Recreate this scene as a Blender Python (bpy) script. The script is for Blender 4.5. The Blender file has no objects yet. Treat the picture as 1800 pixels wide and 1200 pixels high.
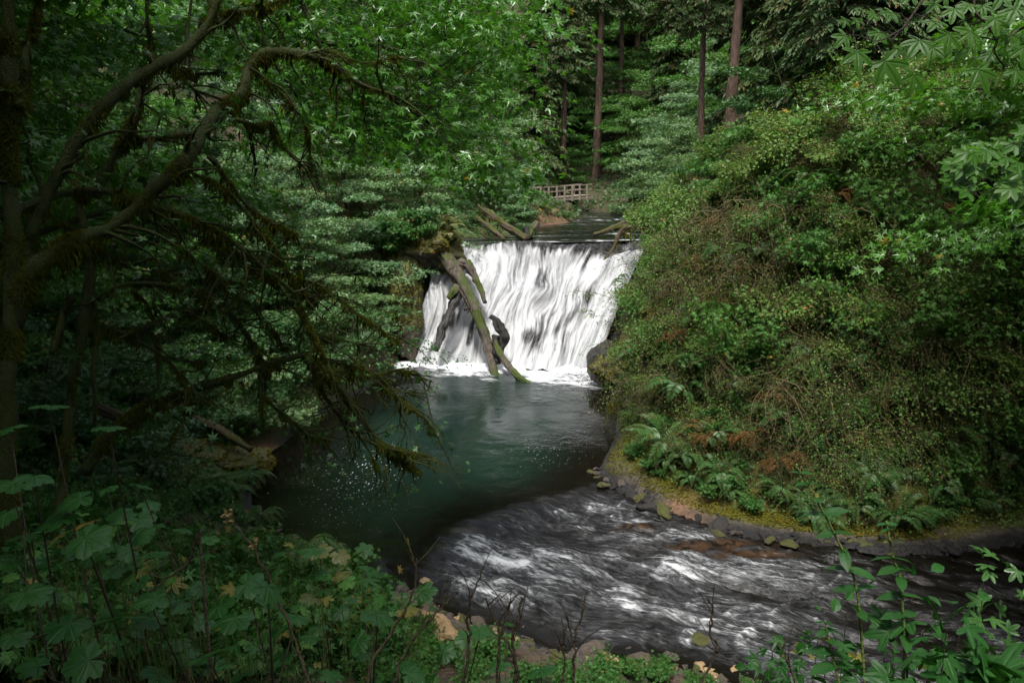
SUN_E = 1.5
EXPO = 1.95
import bpy, math, random
import numpy as np
rng = np.random.default_rng(11)
SC = bpy.context.scene
COL = SC.collection
F = 1413.0
PITCH = math.atan(292.0 / 1413.0)
CP, SP = math.cos(PITCH), math.sin(PITCH)
CAM = np.array([0.0, 0.0, 9.5])
UPPER = 5.7

# ---------------------------------------------------------------- pixels of the survey sketch <-> world
def ray(u, v):
    a = (np.asarray(u, float) - 900) / F
    b = (600 - np.asarray(v, float)) / F
    return np.stack([a, CP + b * SP, -SP + b * CP], -1)
def at(u, v, d): return CAM + ray(u, v) * np.asarray(d, float)[..., None]
def onz(u, v, z):
    r = ray(u, v); t = (z - CAM[2]) / r[..., 2]
    return CAM + r * t[..., None]
def project(P):
    q = np.asarray(P, float) - CAM
    d = q[..., 1] * CP - q[..., 2] * SP
    b = (q[..., 1] * SP + q[..., 2] * CP) / d
    return 900 + F * q[..., 0] / d, 600 - F * b, d

# ---------------------------------------------------------------- noise
def _hash(ix, iy, iz, seed):
    h = (ix * 374761393 + iy * 668265263 + iz * 2147483647 + seed * 1274126177) & 0xFFFFFFFF
    h = ((h ^ (h >> 13)) * 1274126177) & 0xFFFFFFFF
    h = ((h ^ (h >> 16)) * 2246822519) & 0xFFFFFFFF
    return ((h ^ (h >> 15)) & 0xFFFFFF) / float(0xFFFFFF)
def vnoise(P, seed=0):
    P = np.asarray(P, float)
    i = np.floor(P).astype(np.int64); f = P - i
    f = f * f * (3 - 2 * f)
    out = 0
    for dx in (0, 1):
        for dy in (0, 1):
            for dz in (0, 1):
                w = (f[..., 0] if dx else 1 - f[..., 0]) * (f[..., 1] if dy else 1 - f[..., 1]) * (f[..., 2] if dz else 1 - f[..., 2])
                out = out + w * _hash(i[..., 0] + dx, i[..., 1] + dy, i[..., 2] + dz, seed)
    return out * 2 - 1
def fbm(P, octs=4, seed=0, gain=.5):
    P = np.asarray(P, float); a, s, out = 1.0, 1.0, 0
    for k in range(octs):
        out = out + a * vnoise(P * s + 17.3 * k, seed + k); a *= gain; s *= 2.03
    return out
def xy0(x, y, s=1.0): return np.stack([x * s, y * s, np.zeros_like(x)], -1)
def sstep(a, b, x):
    t = np.clip((x - a) / (b - a), 0, 1); return t * t * (3 - 2 * t)
def norm(v): return v / np.maximum(np.linalg.norm(v, axis=-1, keepdims=True), 1e-9)

# ---------------------------------------------------------------- meshes
class MB:
    """collects vertex blocks and same-sized polygons; attrs are per-vertex floats"""
    def __init__(s): s.v, s.f, s.n, s.a = [], [], 0, {}
    def add(s, v, f, **at):
        v = np.asarray(v, np.float32).reshape(-1, 3)
        fs = f if isinstance(f, list) else [f]
        for q in fs:
            q = np.asarray(q, np.int64)
            if len(q): s.f.append(q + s.n)
        for k in set(s.a) | set(at):
            s.a.setdefault(k, [np.zeros(s.n, np.float32)] if s.n else [])
            s.a[k].append(np.broadcast_to(np.asarray(at.get(k, 0.0), np.float32), (len(v),)).copy())
        s.v.append(v); s.n += len(v)
        return s
    def mesh(s, name, mat, smooth=True):
        me = bpy.data.meshes.new(name)
        v = np.concatenate(s.v); me.vertices.add(len(v)); me.vertices.foreach_set('co', v.ravel())
        lv = np.concatenate([q.ravel() for q in s.f]).astype(np.int32)
        ln = np.concatenate([np.full(len(q), q.shape[1]) for q in s.f])
        st = np.concatenate([[0], np.cumsum(ln)[:-1]]).astype(np.int32)
        me.loops.add(len(lv)); me.loops.foreach_set('vertex_index', lv)
        me.polygons.add(len(st)); me.polygons.foreach_set('loop_start', st)
        me.polygons.foreach_set('use_smooth', np.full(len(st), smooth))
        for k, blocks in s.a.items():
            at = me.attributes.new(k, 'FLOAT', 'POINT'); at.data.foreach_set('value', np.concatenate(blocks))
        me.update(calc_edges=True)
        me.materials.append(mat)
        return me
def link(name, me, parent=None, loc=None):
    o = bpy.data.objects.new(name, me); COL.objects.link(o)
    if parent is not None: o.parent = parent
    if loc is not None: o.location = loc
    return o
def tag(o, label=None, cat=None, group=None, kind=None):
    if label: o['label'] = label
    if cat: o['category'] = cat
    if group: o['group'] = group
    if kind: o['kind'] = kind
    return o
def thing(name, loc, label, cat, group=None, rz=0.0, sc=1.0):
    o = bpy.data.objects.new(name, None); COL.objects.link(o)
    o.empty_display_size = .2
    o.location = loc; o.rotation_euler = (0, 0, rz)
    o.scale = (sc, sc, sc) if np.isscalar(sc) else sc
    return tag(o, label, cat, group)

ORD = ['first', 'second', 'third', 'fourth', 'fifth', 'sixth', 'seventh', 'eighth', 'ninth', 'tenth', 'eleventh', 'twelfth',
       'thirteenth', 'fourteenth', 'fifteenth', 'sixteenth', 'seventeenth', 'eighteenth', 'nineteenth', 'twentieth'] + \
      ['twenty-' + w for w in ('first', 'second', 'third', 'fourth', 'fifth', 'sixth', 'seventh', 'eighth', 'ninth')] + ['thirtieth'] + \
      ['thirty-' + w for w in ('first', 'second', 'third', 'fourth', 'fifth', 'sixth', 'seventh', 'eighth', 'ninth')] + ['fortieth']

# tubes -------------------------------------------------------------
def catmull(P, n):
    P = np.asarray(P, float)
    if len(P) < 3:
        t = np.linspace(0, 1, n)[:, None]; return P[0] * (1 - t) + P[-1] * t
    Q = np.vstack([2 * P[0] - P[1], P, 2 * P[-1] - P[-2]])
    t = np.linspace(0, len(P) - 1, n); i = np.minimum(t.astype(int), len(P) - 2); f = (t - i)[:, None]
    a, b, c, d = Q[i], Q[i + 1], Q[i + 2], Q[i + 3]
    return .5 * (2 * b + (c - a) * f + (2 * a - 5 * b + 4 * c - d) * f ** 2 + (3 * b - a - 3 * c + d) * f ** 3)
def frames(P):
    T = norm(np.gradient(P, axis=0))
    ref = np.where(np.abs(T[:, 2:3]) > .9, np.array([[1., 0, 0]]), np.array([[0., 0, 1]]))
    A = norm(np.cross(T, ref))
    for k in range(1, len(A)):           # keep the frame from flipping
        w = A[k - 1] - T[k] * np.dot(A[k - 1], T[k]); A[k] = w / max(np.linalg.norm(w), 1e-9)
    return T, A, np.cross(T, A)
def tube(P, R, sides=8, bump=0.0, bs=2.0, seed=0, cap=True, flat=1.0, grain=0.0):
    P = np.asarray(P, float); n = len(P); R = np.broadcast_to(np.asarray(R, float), (n,))
    T, A, B = frames(P)
    th = np.arange(sides) * 2 * math.pi / sides
    N = A[:, None] * np.cos(th)[None, :, None] + B[:, None] * np.sin(th)[None, :, None] * flat
    V = P[:, None] + N * R[:, None, None]
    if bump:
        V = V + N * (fbm(V * bs, 3, seed) * R[:, None] * bump)[..., None]
    if grain:                              # long ridges and cracks that follow the wood
        ln = np.concatenate([[0], np.cumsum(np.linalg.norm(np.diff(P, axis=0), axis=1))]) / R.mean()
        tw = th[None] + .12 * ln[:, None] * .3
        g = fbm(np.stack([np.cos(tw) * 3.4, np.sin(tw) * 3.4, np.broadcast_to(ln[:, None] * .16, tw.shape)], -1) + seed, 4, seed)
        V = V + N * (g * R[:, None] * grain)[..., None]
    V = V.reshape(-1, 3)
    i = np.arange(n - 1)[:, None] * sides; j = np.arange(sides)[None]; k = (j + 1) % sides
    Q = np.stack([i + j, i + k, i + sides + k, i + sides + j], -1).reshape(-1, 4)
    fs = [Q]
    if cap:
        m = len(V); V = np.vstack([V, P[:1], P[-1:]])
        e = np.arange(sides)
        fs.append(np.stack([np.full(sides, m), (e + 1) % sides, e], -1))
        o = (n - 1) * sides
        fs.append(np.stack([np.full(sides, m + 1), o + e, o + (e + 1) % sides], -1))
    return V, fs
def twigs(P, R0, R1, sides=3):
    """many thin tubes at once: P (m,k,3)"""
    P = np.asarray(P, float); m, k = P.shape[:2]
    if m == 0: return np.zeros((0, 3)), np.zeros((0, 4), int)
    D = norm(P[:, -1] - P[:, 0])
    ref = np.where(np.abs(D[:, 2:3]) > .9, np.array([[1., 0, 0]]), np.array([[0., 0, 1]]))
    A = norm(np.cross(D, ref)); B = np.cross(D, A)
    th = np.arange(sides) * 2 * math.pi / sides
    N = A[:, None] * np.cos(th)[None, :, None] + B[:, None] * np.sin(th)[None, :, None]
    s = np.linspace(0, 1, k)
    R0 = np.broadcast_to(np.asarray(R0, float), (m,)); R1 = np.broadcast_to(np.asarray(R1, float), (m,))
    R = R0[:, None] * (1 - s) + R1[:, None] * s
    V = P[:, :, None] + N[:, None] * R[:, :, None, None]
    base = (np.arange(m) * k * sides)[:, None, None]; i = (np.arange(k - 1) * sides)[None, :, None]; j = np.arange(sides)[None, None]
    q = base + i
    Q = np.stack([q + j, q + (j + 1) % sides, q + sides + (j + 1) % sides, q + sides + j], -1).reshape(-1, 4)
    return V.reshape(-1, 3), Q

# leaves ------------------------------------------------------------
def leaf_poly(lobes, seg=11, serr=0.0, rings=1, fold=.10, droop=.18, wave=0.0, veins=False, sharp=1.6, notch=.25):
    """one palmate leaf, stalk at the origin, tip along +y: (verts, [tris, quads], vein values)"""
    th = np.linspace(-math.pi + .001, math.pi - .001, seg)
    r = np.full_like(th, .0)
    dmin = np.full_like(th, 9.)
    for ang, ln, wd in lobes:
        d = np.abs((th - ang + math.pi) % (2 * math.pi) - math.pi)
        r = np.maximum(r, ln / (1 + (d / wd) ** sharp))
        dmin = np.minimum(dmin, d * ln)
    r = np.maximum(r, .14)
    r = r * (1 - (1 - notch) * sstep(2.75, 3.14, np.abs(th)))
    if serr: r = r * (1 + serr * (2 * np.abs((th * 11) % 1 - .5) - .5))
    c = .36                                     # stalk joins a third of the way up the blade
    V = [np.zeros((1, 3))]; vein = [np.array([1.0])]
    for k in range(1, rings + 1):
        q = k / rings
        x = np.sin(th) * r * q; y = np.cos(th) * r * q
        z = fold * np.abs(x) - droop * (x * x + y * y) + (wave * np.sin(th * 5 + 1) * q if wave else 0)
        vv = np.exp(-(dmin * q / .035) ** 2) if veins else np.zeros_like(th)
        if veins: z = z - .035 * vv * (1 - .5 * q)
        V.append(np.stack([x, y, z], -1)); vein.append(vv)
    e = np.arange(seg - 1)
    T = np.stack([np.zeros(seg - 1, int), 1 + e + 1, 1 + e], -1)
    fs = [T]
    for k in range(1, rings):
        o = 1 + (k - 1) * seg
        fs.append(np.stack([o + e, o + e + 1, o + seg + e + 1, o + seg + e], -1))
    V = np.vstack(V); V[:, 1] += .0
    return V, fs, np.concatenate(vein)
L5 = [(0, 1, .40), (.88, .92, .36), (-.88, .92, .36), (1.80, .66, .36), (-1.80, .66, .36)]
LB = [(0, 1, .74), (.98, .95, .62), (-.98, .95, .62), (1.95, .82, .62), (-1.95, .82, .62), (2.6, .6, .5), (-2.6, .6, .5)]
def coarse_maple():
    a = [-2.6, -1.75, -1.3, -.85, -.42, 0, .42, .85, 1.3, 1.75, 2.6]; r = [.22, .58, .3, .86, .34, 1, .34, .86, .3, .58, .22]
    x = np.sin(a) * r; y = np.cos(a) * r
    V = np.vstack([[0, 0, .0], np.stack([x, y, .12 * np.abs(x) - .22 * np.square(r)], -1)])
    e = np.arange(10); return V, [np.stack([np.zeros(10, int), e + 2, e + 1], -1)], np.zeros(len(V))
def diamond(w=.36, fold=.12, droop=.12):
    V = np.array([[0, 0, 0], [-w, .5, fold], [0, 1, -droop], [w, .5, fold]]); return V, [np.array([[0, 2, 1], [0, 3, 2]])], np.zeros(4)
def oval(w=.33, droop=.18):
    V = np.array([[0, 0, 0], [-w * .8, .25, .06], [-w, .55, .05], [-w * .5, .85, -.06], [0, 1.05, -droop], [w * .5, .85, -.06], [w, .55, .05], [w * .8, .25, .06], [0, .5, -.02]])
    e = np.arange(8); return V, [np.stack([np.full(8, 8), (e + 1) % 8, e], -1)], np.zeros(9)
T_MAPLE = coarse_maple()
T_DIA = diamond()
T_SLIM = diamond(.2, .05, .25)
T_OVAL = oval()
T_FINE = leaf_poly(L5, 73, .09, 3, .08, .20, .02, True, 2.3)
T_BROAD = leaf_poly(LB, 89, .10, 4, .07, .22, .035, True, 3.0, .12)

def place(mb, tpl, P, D, N, S, **at):
    """copies of a leaf: stalk at P, tip towards D, upper side towards N"""
    V, fs, vein = tpl
    P = np.asarray(P, float); m = len(P)
    if m == 0: return
    D = norm(np.asarray(D, float)); X = norm(np.cross(D, N)); Z = np.cross(X, D)
    S = np.broadcast_to(np.asarray(S, float), (m,))
    W = P[:, None] + S[:, None, None] * (V[None, :, 0:1] * X[:, None] + V[None, :, 1:2] * D[:, None] + V[None, :, 2:3] * Z[:, None])
    off = (np.arange(m) * len(V))[:, None, None]
    kw = dict(at)
    if vein.any(): kw['vein'] = np.tile(vein, m)
    mb.add(W.reshape(-1, 3), [(off + f[None]).reshape(-1, f.shape[1]) for f in fs], **kw)
def rvec(r, n, s=1.0): return r.normal(0, s, (n, 3))
UP = np.array([0., 0, 1])
# ================================================================ materials
def nodes(name):
    m = bpy.data.materials.new(name); m.use_nodes = True
    nt = m.node_tree; nt.nodes.clear()
    out = nt.nodes.new('ShaderNodeOutputMaterial')
    return m, nt, out
def N(nt, t, **kw):
    n = nt.nodes.new('ShaderNode' + t)
    for k, v in kw.items():
        if k.startswith('i_'):
            key = k[2:]; key = int(key) if key.isdigit() else key.replace('_', ' ')
            if hasattr(v, 'is_output'): nt.links.new(v, n.inputs[key])
            else: n.inputs[key].default_value = v
        else: setattr(n, k, v)
    return n
def mixc(nt, f, a, b, mode='MIX'):
    n = nt.nodes.new('ShaderNodeMix'); n.data_type = 'RGBA'; n.blend_type = mode
    for k, v in ((0, f), (6, a), (7, b)):
        if hasattr(v, 'is_output'): nt.links.new(v, n.inputs[k])
        else: n.inputs[k].default_value = (v + (1,) if isinstance(v, tuple) and len(v) == 3 else v)
    return n.outputs[2]
def math_(nt, op, a, b=None, clamp=False):
    n = nt.nodes.new('ShaderNodeMath'); n.operation = op; n.use_clamp = clamp
    for k, v in ((0, a), (1, b)):
        if v is None: continue
        if hasattr(v, 'is_output'): nt.links.new(v, n.inputs[k])
        else: n.inputs[k].default_value = v
    return n.outputs[0]
def ramp(nt, f, lo, hi):
    n = nt.nodes.new('ShaderNodeMapRange'); n.interpolation_type = 'SMOOTHSTEP'
    nt.links.new(f, n.inputs[0]); n.inputs[1].default_value = lo; n.inputs[2].default_value = hi
    return n.outputs[0]
def noise(nt, vec, scale, detail=4, rough=.55, dist=0.0):
    n = nt.nodes.new('ShaderNodeTexNoise'); nt.links.new(vec, n.inputs['Vector'])
    n.inputs['Scale'].default_value = scale; n.inputs['Detail'].default_value = detail
    n.inputs['Roughness'].default_value = rough; n.inputs['Distortion'].default_value = dist
    return n.outputs['Fac']
def attr(nt, name): return N(nt, 'Attribute', attribute_name=name).outputs['Fac']
def texco(nt): return N(nt, 'TexCoord').outputs['Object']
def bump(nt, h, strength, dist=.05):
    n = nt.nodes.new('ShaderNodeBump'); nt.links.new(h, n.inputs['Height'])
    n.inputs['Strength'].default_value = strength; n.inputs['Distance'].default_value = dist
    return n.outputs[0]
def princ(nt, out, color, rough, nrm=None, spec=.5, **kw):
    p = nt.nodes.new('ShaderNodeBsdfPrincipled')
    for k, v in (('Base Color', color), ('Roughness', rough), ('Normal', nrm), ('Specular IOR Level', spec)) + tuple(kw.items()):
        if v is None: continue
        if hasattr(v, 'is_output'): nt.links.new(v, p.inputs[k])
        else: p.inputs[k].default_value = (v + (1,) if isinstance(v, tuple) and len(v) == 3 else v)
    nt.links.new(p.outputs[0], out.inputs['Surface'])
    return p

def leaf_mat(name, a, b, c=None, rare=.04, trans=.3, rough=.42, spec=.5, veins=None):
    """leaf: colour varies from leaf to leaf and plant to plant, a little light comes through"""
    m, nt, out = nodes(name)
    g = N(nt, 'NewGeometry'); isl = g.outputs['Random Per Island']
    oi = N(nt, 'ObjectInfo').outputs['Random']
    col = mixc(nt, isl, a, b)
    col = mixc(nt, math_(nt, 'MULTIPLY', oi, .55), col, tuple(.5 * (x + y) * k for x, y, k in zip(a, b, (1.25, 1.0, .62))))
    if c is not None:
        w = N(nt, 'TexWhiteNoise', noise_dimensions='1D'); nt.links.new(isl, w.inputs['W'])
        col = mixc(nt, math_(nt, 'LESS_THAN', w.outputs['Value'], rare), col, c)
    if veins is not None:
        col = mixc(nt, math_(nt, 'MULTIPLY', attr(nt, 'vein'), veins[0]), col, veins[1])
        nz = noise(nt, texco(nt), 22, 3)
        col = mixc(nt, math_(nt, 'MULTIPLY', nz, .5), col, tuple(x * .55 for x in a))
    p = princ(nt, out, col, rough, None, spec)
    t = nt.nodes.new('ShaderNodeBsdfTranslucent')
    tc = mixc(nt, 1.0, col, (1.25, 1.3, .55), 'MULTIPLY'); nt.links.new(tc, t.inputs[0])
    mx = nt.nodes.new('ShaderNodeMixShader'); mx.inputs[0].default_value = trans
    nt.links.new(p.outputs[0], mx.inputs[1]); nt.links.new(t.outputs[0], mx.inputs[2])
    nt.links.new(mx.outputs[0], out.inputs['Surface'])
    return m
def bark_mat(name, a, b, moss=None, mscale=3.0, lo=.45, hi=.6, sc=6.0, bstr=.6, rough=.85):
    m, nt, out = nodes(name)
    tc = texco(nt)
    mp = N(nt, 'Mapping'); nt.links.new(tc, mp.inputs[0]); mp.inputs['Scale'].default_value = (1, 1, .22)
    n1 = noise(nt, mp.outputs[0], sc, 6, .65, .4)
    col = mixc(nt, ramp(nt, n1, .3, .7), a, b)
    if moss is not None:
        n2 = noise(nt, tc, mscale, 5, .6)
        up = N(nt, 'SeparateXYZ'); nt.links.new(N(nt, 'NewGeometry').outputs['Normal'], up.inputs[0])
        f = math_(nt, 'ADD', n2, math_(nt, 'MULTIPLY', up.outputs[2], .12))
        n3 = noise(nt, tc, 40, 2)
        mc = mixc(nt, n3, moss, tuple(x * 2.0 for x in moss))
        col = mixc(nt, ramp(nt, f, lo, hi), col, mc)
    h = math_(nt, 'ADD', n1, math_(nt, 'MULTIPLY', noise(nt, tc, 60, 2), .4))
    princ(nt, out, col, rough, bump(nt, h, bstr, .06), .3)
    return m
M = {}
M['maple'] = leaf_mat('maple_leaf', (.036, .138, .015), (.080, .215, .032), (.26, .19, .02), .008, .38, .36, .6)
M['maple_pale'] = leaf_mat('pale_maple_leaf', (.066, .160, .060), (.125, .235, .098), (.28, .22, .05), .006, .28, .38, .6)
M['vine'] = leaf_mat('vine_maple_leaf', (.022, .086, .020), (.048, .135, .030), (.28, .19, .03), .008, .3, .38, .55)
M['sage'] = leaf_mat('shrub_leaf', (.064, .152, .026), (.138, .238, .056), (.26, .15, .05), .03, .3, .5, .35)
M['herb'] = leaf_mat('herb_leaf', (.022, .096, .016), (.050, .150, .028), (.20, .14, .03), .02, .3, .5, .35)
M['lush'] = leaf_mat('lush_shrub_leaf', (.036, .125, .020), (.075, .195, .038), (.22, .16, .03), .02, .32, .5, .35)
M['olive'] = leaf_mat('olive_shrub_leaf', (.040, .060, .013), (.075, .095, .025), (.12, .06, .02), .10, .25, .65, .3)
M['fern'] = leaf_mat('fern_frond', (.035, .105, .028), (.060, .150, .040), (.14, .09, .03), .05, .3, .5)
M['fern_pale'] = leaf_mat('pale_fern_frond', (.11, .15, .06), (.17, .20, .08), (.25, .17, .06), .1, .3, .5)
M['needle'] = leaf_mat('conifer_needle', (.032, .078, .022), (.070, .118, .036), (.11, .075, .025), .10, .2, .6)
M['broad'] = leaf_mat('broad_leaf', (.012, .074, .012), (.034, .125, .024), (.20, .18, .03), .02, .28, .46, .33, (.30, (.045, .12, .035)))
M['fineleaf'] = leaf_mat('veined_maple_leaf', (.055, .180, .016), (.095, .240, .026), None, 0, .6, .45, .4, (.5, (.02, .07, .01)))
M['moss_strand'] = leaf_mat('hanging_moss', (.036, .050, .005), (.084, .102, .012), (.10, .06, .015), .02, .25, .9, .1)
M['broad_dry'] = leaf_mat('yellowing_leaf', (.05, .10, .02), (.16, .14, .03), None, 0, .25, .45, .5, (.45, (.16, .20, .06)))
M['deadfern'] = leaf_mat('dead_fern_frond', (.075, .036, .012), (.15, .085, .030), None, 0, .25, .7, .2)
M['twig_pale'] = bark_mat('pale_dead_twig', (.11, .08, .05), (.22, .17, .11), (.09, .075, .02), 6, .5, .7)
M['dry'] = leaf_mat('withered_flower', (.22, .17, .08), (.34, .27, .14), None, 0, .3, .7, .2)
M['moss_tuft'] = leaf_mat('moss_tuft', (.062, .075, .008), (.14, .135, .016), (.14, .07, .02), .08, .2, .9, .1)
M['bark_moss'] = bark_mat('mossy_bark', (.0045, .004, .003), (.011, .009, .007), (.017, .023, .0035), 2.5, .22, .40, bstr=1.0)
M['bark'] = bark_mat('brown_bark', (.050, .032, .023), (.145, .095, .070), (.060, .060, .016), 1.2, .60, .72, 5.0, .9)
M['bark_dark'] = bark_mat('dark_bark', (.018, .014, .011), (.05, .04, .03), (.04, .045, .012), 2.0, .5, .65)
M['twig'] = bark_mat('bare_twig', (.050, .036, .022), (.115, .088, .058), (.06, .055, .012), 6, .5, .7)
M['twig_grey'] = bark_mat('grey_twig', (.16, .14, .11), (.30, .27, .22), None)
M['stalk'] = bark_mat('dark_stalk', (.030, .022, .015), (.07, .05, .03), None)
M['green_stalk'] = bark_mat('green_stalk', (.06, .10, .02), (.12, .15, .04), None)
M['log'] = bark_mat('weathered_log', (.030, .024, .018), (.115, .095, .075), (.030, .042, .008), .55, .50, .60, 7.0, .9)
M['log_moss'] = bark_mat('mossy_log', (.035, .026, .018), (.095, .070, .048), (.034, .036, .007), 1.1, .50, .62, 7.0, .8)
M['log_wet'] = bark_mat('wet_black_wood', (.006, .0055, .005), (.028, .025, .022), None, sc=7.0, bstr=1.0, rough=.6)
M['timber'] = bark_mat('bridge_timber', (.19, .16, .125), (.36, .31, .25), None, sc=9, bstr=.3)

def rock_mat(name, a, b, moss=None, mscale=1.5, lo=.5, hi=.62, rough=.7, sc=4.0):
    m, nt, out = nodes(name)
    tc = texco(nt); oi = N(nt, 'ObjectInfo').outputs['Random']
    n1 = noise(nt, tc, sc, 8, .65)
    col = mixc(nt, ramp(nt, n1, .3, .72), a, b)
    col = mixc(nt, math_(nt, 'MULTIPLY', oi, .4), col, tuple(x * k for x, k in zip(b, (.85, .66, .50))))
    if moss is not None:
        up = N(nt, 'SeparateXYZ'); nt.links.new(N(nt, 'NewGeometry').outputs['Normal'], up.inputs[0])
        f = math_(nt, 'ADD', noise(nt, tc, mscale, 6, .6), math_(nt, 'MULTIPLY', up.outputs[2], .15))
        col = mixc(nt, ramp(nt, f, lo, hi), col, mixc(nt, noise(nt, tc, 30, 2), moss, tuple(x * 2 for x in moss)))
    h = math_(nt, 'ADD', n1, math_(nt, 'MULTIPLY', noise(nt, tc, sc * 9, 4), .35))
    princ(nt, out, col, rough, bump(nt, h, .8, .08), .5)
    return m
M['rock'] = rock_mat('river_stone', (.028, .024, .021), (.12, .10, .085), None, rough=.5)
M['rock_tan'] = rock_mat('tan_stone', (.22, .13, .06), (.50, .38, .22), None, rough=.7)
M['black_rock'] = rock_mat('black_wet_rock', (.006, .006, .006), (.028, .027, .026), None, rough=.6)
M['rock_moss'] = rock_mat('mossy_rock', (.02, .017, .013), (.06, .045, .03), (.036, .038, .006), 1.2, .48, .62)
M['cliff'] = rock_mat('wet_basalt', (.012, .011, .011), (.055, .05, .047), (.060, .055, .010), .9, .50, .62, .4)

# ---- soil: forest floor litter, moss and mud by attribute
m, nt, out = nodes('forest_floor')
tc = texco(nt)
n1 = noise(nt, tc, 1.3, 8, .6); n2 = noise(nt, tc, 14, 5, .65)
col = mixc(nt, ramp(nt, n2, .3, .7), (.030, .021, .014), (.095, .062, .036))
col = mixc(nt, ramp(nt, n1, .45, .6), col, mixc(nt, n2, (.018, .035, .010), (.05, .075, .02)))
mo = math_(nt, 'MULTIPLY', attr(nt, 'moss'), ramp(nt, noise(nt, tc, 2.2, 5, .6), .32, .5))
col = mixc(nt, mo, col, mixc(nt, noise(nt, tc, 26, 3), (.030, .040, .005), (.10, .098, .013)))
col = mixc(nt, attr(nt, 'mud'), col, mixc(nt, ramp(nt, n2, .3, .7), (.12, .062, .034), (.24, .135, .08)))
gr = N(nt, 'TexVoronoi'); nt.links.new(tc, gr.inputs['Vector']); gr.inputs['Scale'].default_value = 9
gcol = mixc(nt, N(nt, 'SeparateColor', i_0=gr.outputs['Color']).outputs[0], (.022, .019, .017), (.14, .115, .095))
col = mixc(nt, attr(nt, 'gravel'), col, gcol)
col = mixc(nt, attr(nt, 'wet'), col, (.009, .008, .008))
rgh = N(nt, 'MapRange', i_0=attr(nt, 'wet'), i_3=.85, i_4=.5)
princ(nt, out, col, rgh.outputs[0], bump(nt, math_(nt, 'ADD', n2, math_(nt, 'MULTIPLY', gr.outputs['Distance'], .5)), .9, .08), .4)
M['soil'] = m

# ---- waterfall: silky white over black wet basalt; flow = along / across coordinates of the running water
m, nt, out = nodes('falling_water')
cx = N(nt, 'CombineXYZ'); nt.links.new(attr(nt, 'fx'), cx.inputs[0]); nt.links.new(attr(nt, 'fy'), cx.inputs[1])
mp = N(nt, 'Mapping'); nt.links.new(cx.outputs[0], mp.inputs[0]); mp.inputs['Scale'].default_value = (5.0, .42, 1)
s1 = noise(nt, mp.outputs[0], 1.0, 6, .6, .5)
mp2 = N(nt, 'Mapping'); nt.links.new(cx.outputs[0], mp2.inputs[0]); mp2.inputs['Scale'].default_value = (13, 1.5, 1)
s2 = noise(nt, mp2.outputs[0], 1.0, 4, .6, .8)
mp0 = N(nt, 'Mapping'); nt.links.new(cx.outputs[0], mp0.inputs[0]); mp0.inputs['Scale'].default_value = (2.0, .20, 1)
s0 = noise(nt, mp0.outputs[0], 1.0, 5, .62, .5)
st = math_(nt, 'ADD', math_(nt, 'MULTIPLY', s0, .46), math_(nt, 'ADD', math_(nt, 'MULTIPLY', s1, .36), math_(nt, 'MULTIPLY', s2, .18)))
f = math_(nt, 'ADD', attr(nt, 'foam'), math_(nt, 'MULTIPLY', math_(nt, 'SUBTRACT', st, .5), 2.0))
fo = ramp(nt, f, .20, .74)
rk = mixc(nt, ramp(nt, noise(nt, texco(nt), 6, 6, .6), .35, .7), (.008, .008, .009), (.050, .048, .047))
col = mixc(nt, fo, rk, mixc(nt, ramp(nt, st, .32, .58), (.13, .137, .147), (.43, .437, .444)))
rg = N(nt, 'MapRange', i_0=fo, i_3=.42, i_4=.85)
princ(nt, out, col, rg.outputs[0], bump(nt, st, .18, .10), .25)
M['falls'] = m

# ---- river water: dark, glossy, teal where deep, foam where it runs, reflected sky painted in as grey
m, nt, out = nodes('river_water')
cx = N(nt, 'CombineXYZ'); nt.links.new(attr(nt, 'fx'), cx.inputs[0]); nt.links.new(attr(nt, 'fy'), cx.inputs[1])
tc = texco(nt); rap = attr(nt, 'rapid')
mp = N(nt, 'Mapping'); nt.links.new(cx.outputs[0], mp.inputs[0]); mp.inputs['Scale'].default_value = (5.6, 1.5, 1)
r1 = noise(nt, mp.outputs[0], 1.0, 6, .62, .9)
mp2 = N(nt, 'Mapping'); nt.links.new(cx.outputs[0], mp2.inputs[0]); mp2.inputs['Scale'].default_value = (17, 4.2, 1)
r2 = noise(nt, mp2.outputs[0], 1.0, 5, .6, .6)
stv = math_(nt, 'ADD', math_(nt, 'MULTIPLY', r1, .6), math_(nt, 'MULTIPLY', r2, .4))
fm = attr(nt, 'foam')
fo = ramp(nt, math_(nt, 'ADD', fm, math_(nt, 'MULTIPLY', math_(nt, 'SUBTRACT', stv, .5), math_(nt, 'ADD', math_(nt, 'MULTIPLY', fm, 1.6), .95))), .16, 1.15)
vo = N(nt, 'TexVoronoi'); nt.links.new(tc, vo.inputs['Vector']); vo.inputs['Scale'].default_value = 10.0
sp = math_(nt, 'LESS_THAN', vo.outputs['Distance'], math_(nt, 'MULTIPLY', attr(nt, 'speck'), math_(nt, 'MULTIPLY', N(nt, 'SeparateColor', i_0=vo.outputs['Color']).outputs[0], .34)))
deep = mixc(nt, attr(nt, 'deep'), (.005, .004, .003), (.007, .0175, .0140))
deep = mixc(nt, math_(nt, 'MULTIPLY', attr(nt, 'silt'), ramp(nt, noise(nt, tc, 2.5, 5, .6), .40, .52)), deep, (.040, .021, .009))
col = mixc(nt, fo, deep, mixc(nt, ramp(nt, fo, .15, .8), (.17, .18, .19), (.78, .80, .82)))  # grey at low foam also paints in the reflected sky
col = mixc(nt, sp, col, (.55, .56, .56))
rip = noise(nt, tc, 2.6, 5, .6, .3); rip2 = noise(nt, tc, 9.0, 3, .6)
hgt = math_(nt, 'ADD', math_(nt, 'MULTIPLY', rip, 1.0), math_(nt, 'MULTIPLY', rip2, .35))
hgt = math_(nt, 'MULTIPLY', hgt, attr(nt, 'ripple'))
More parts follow.
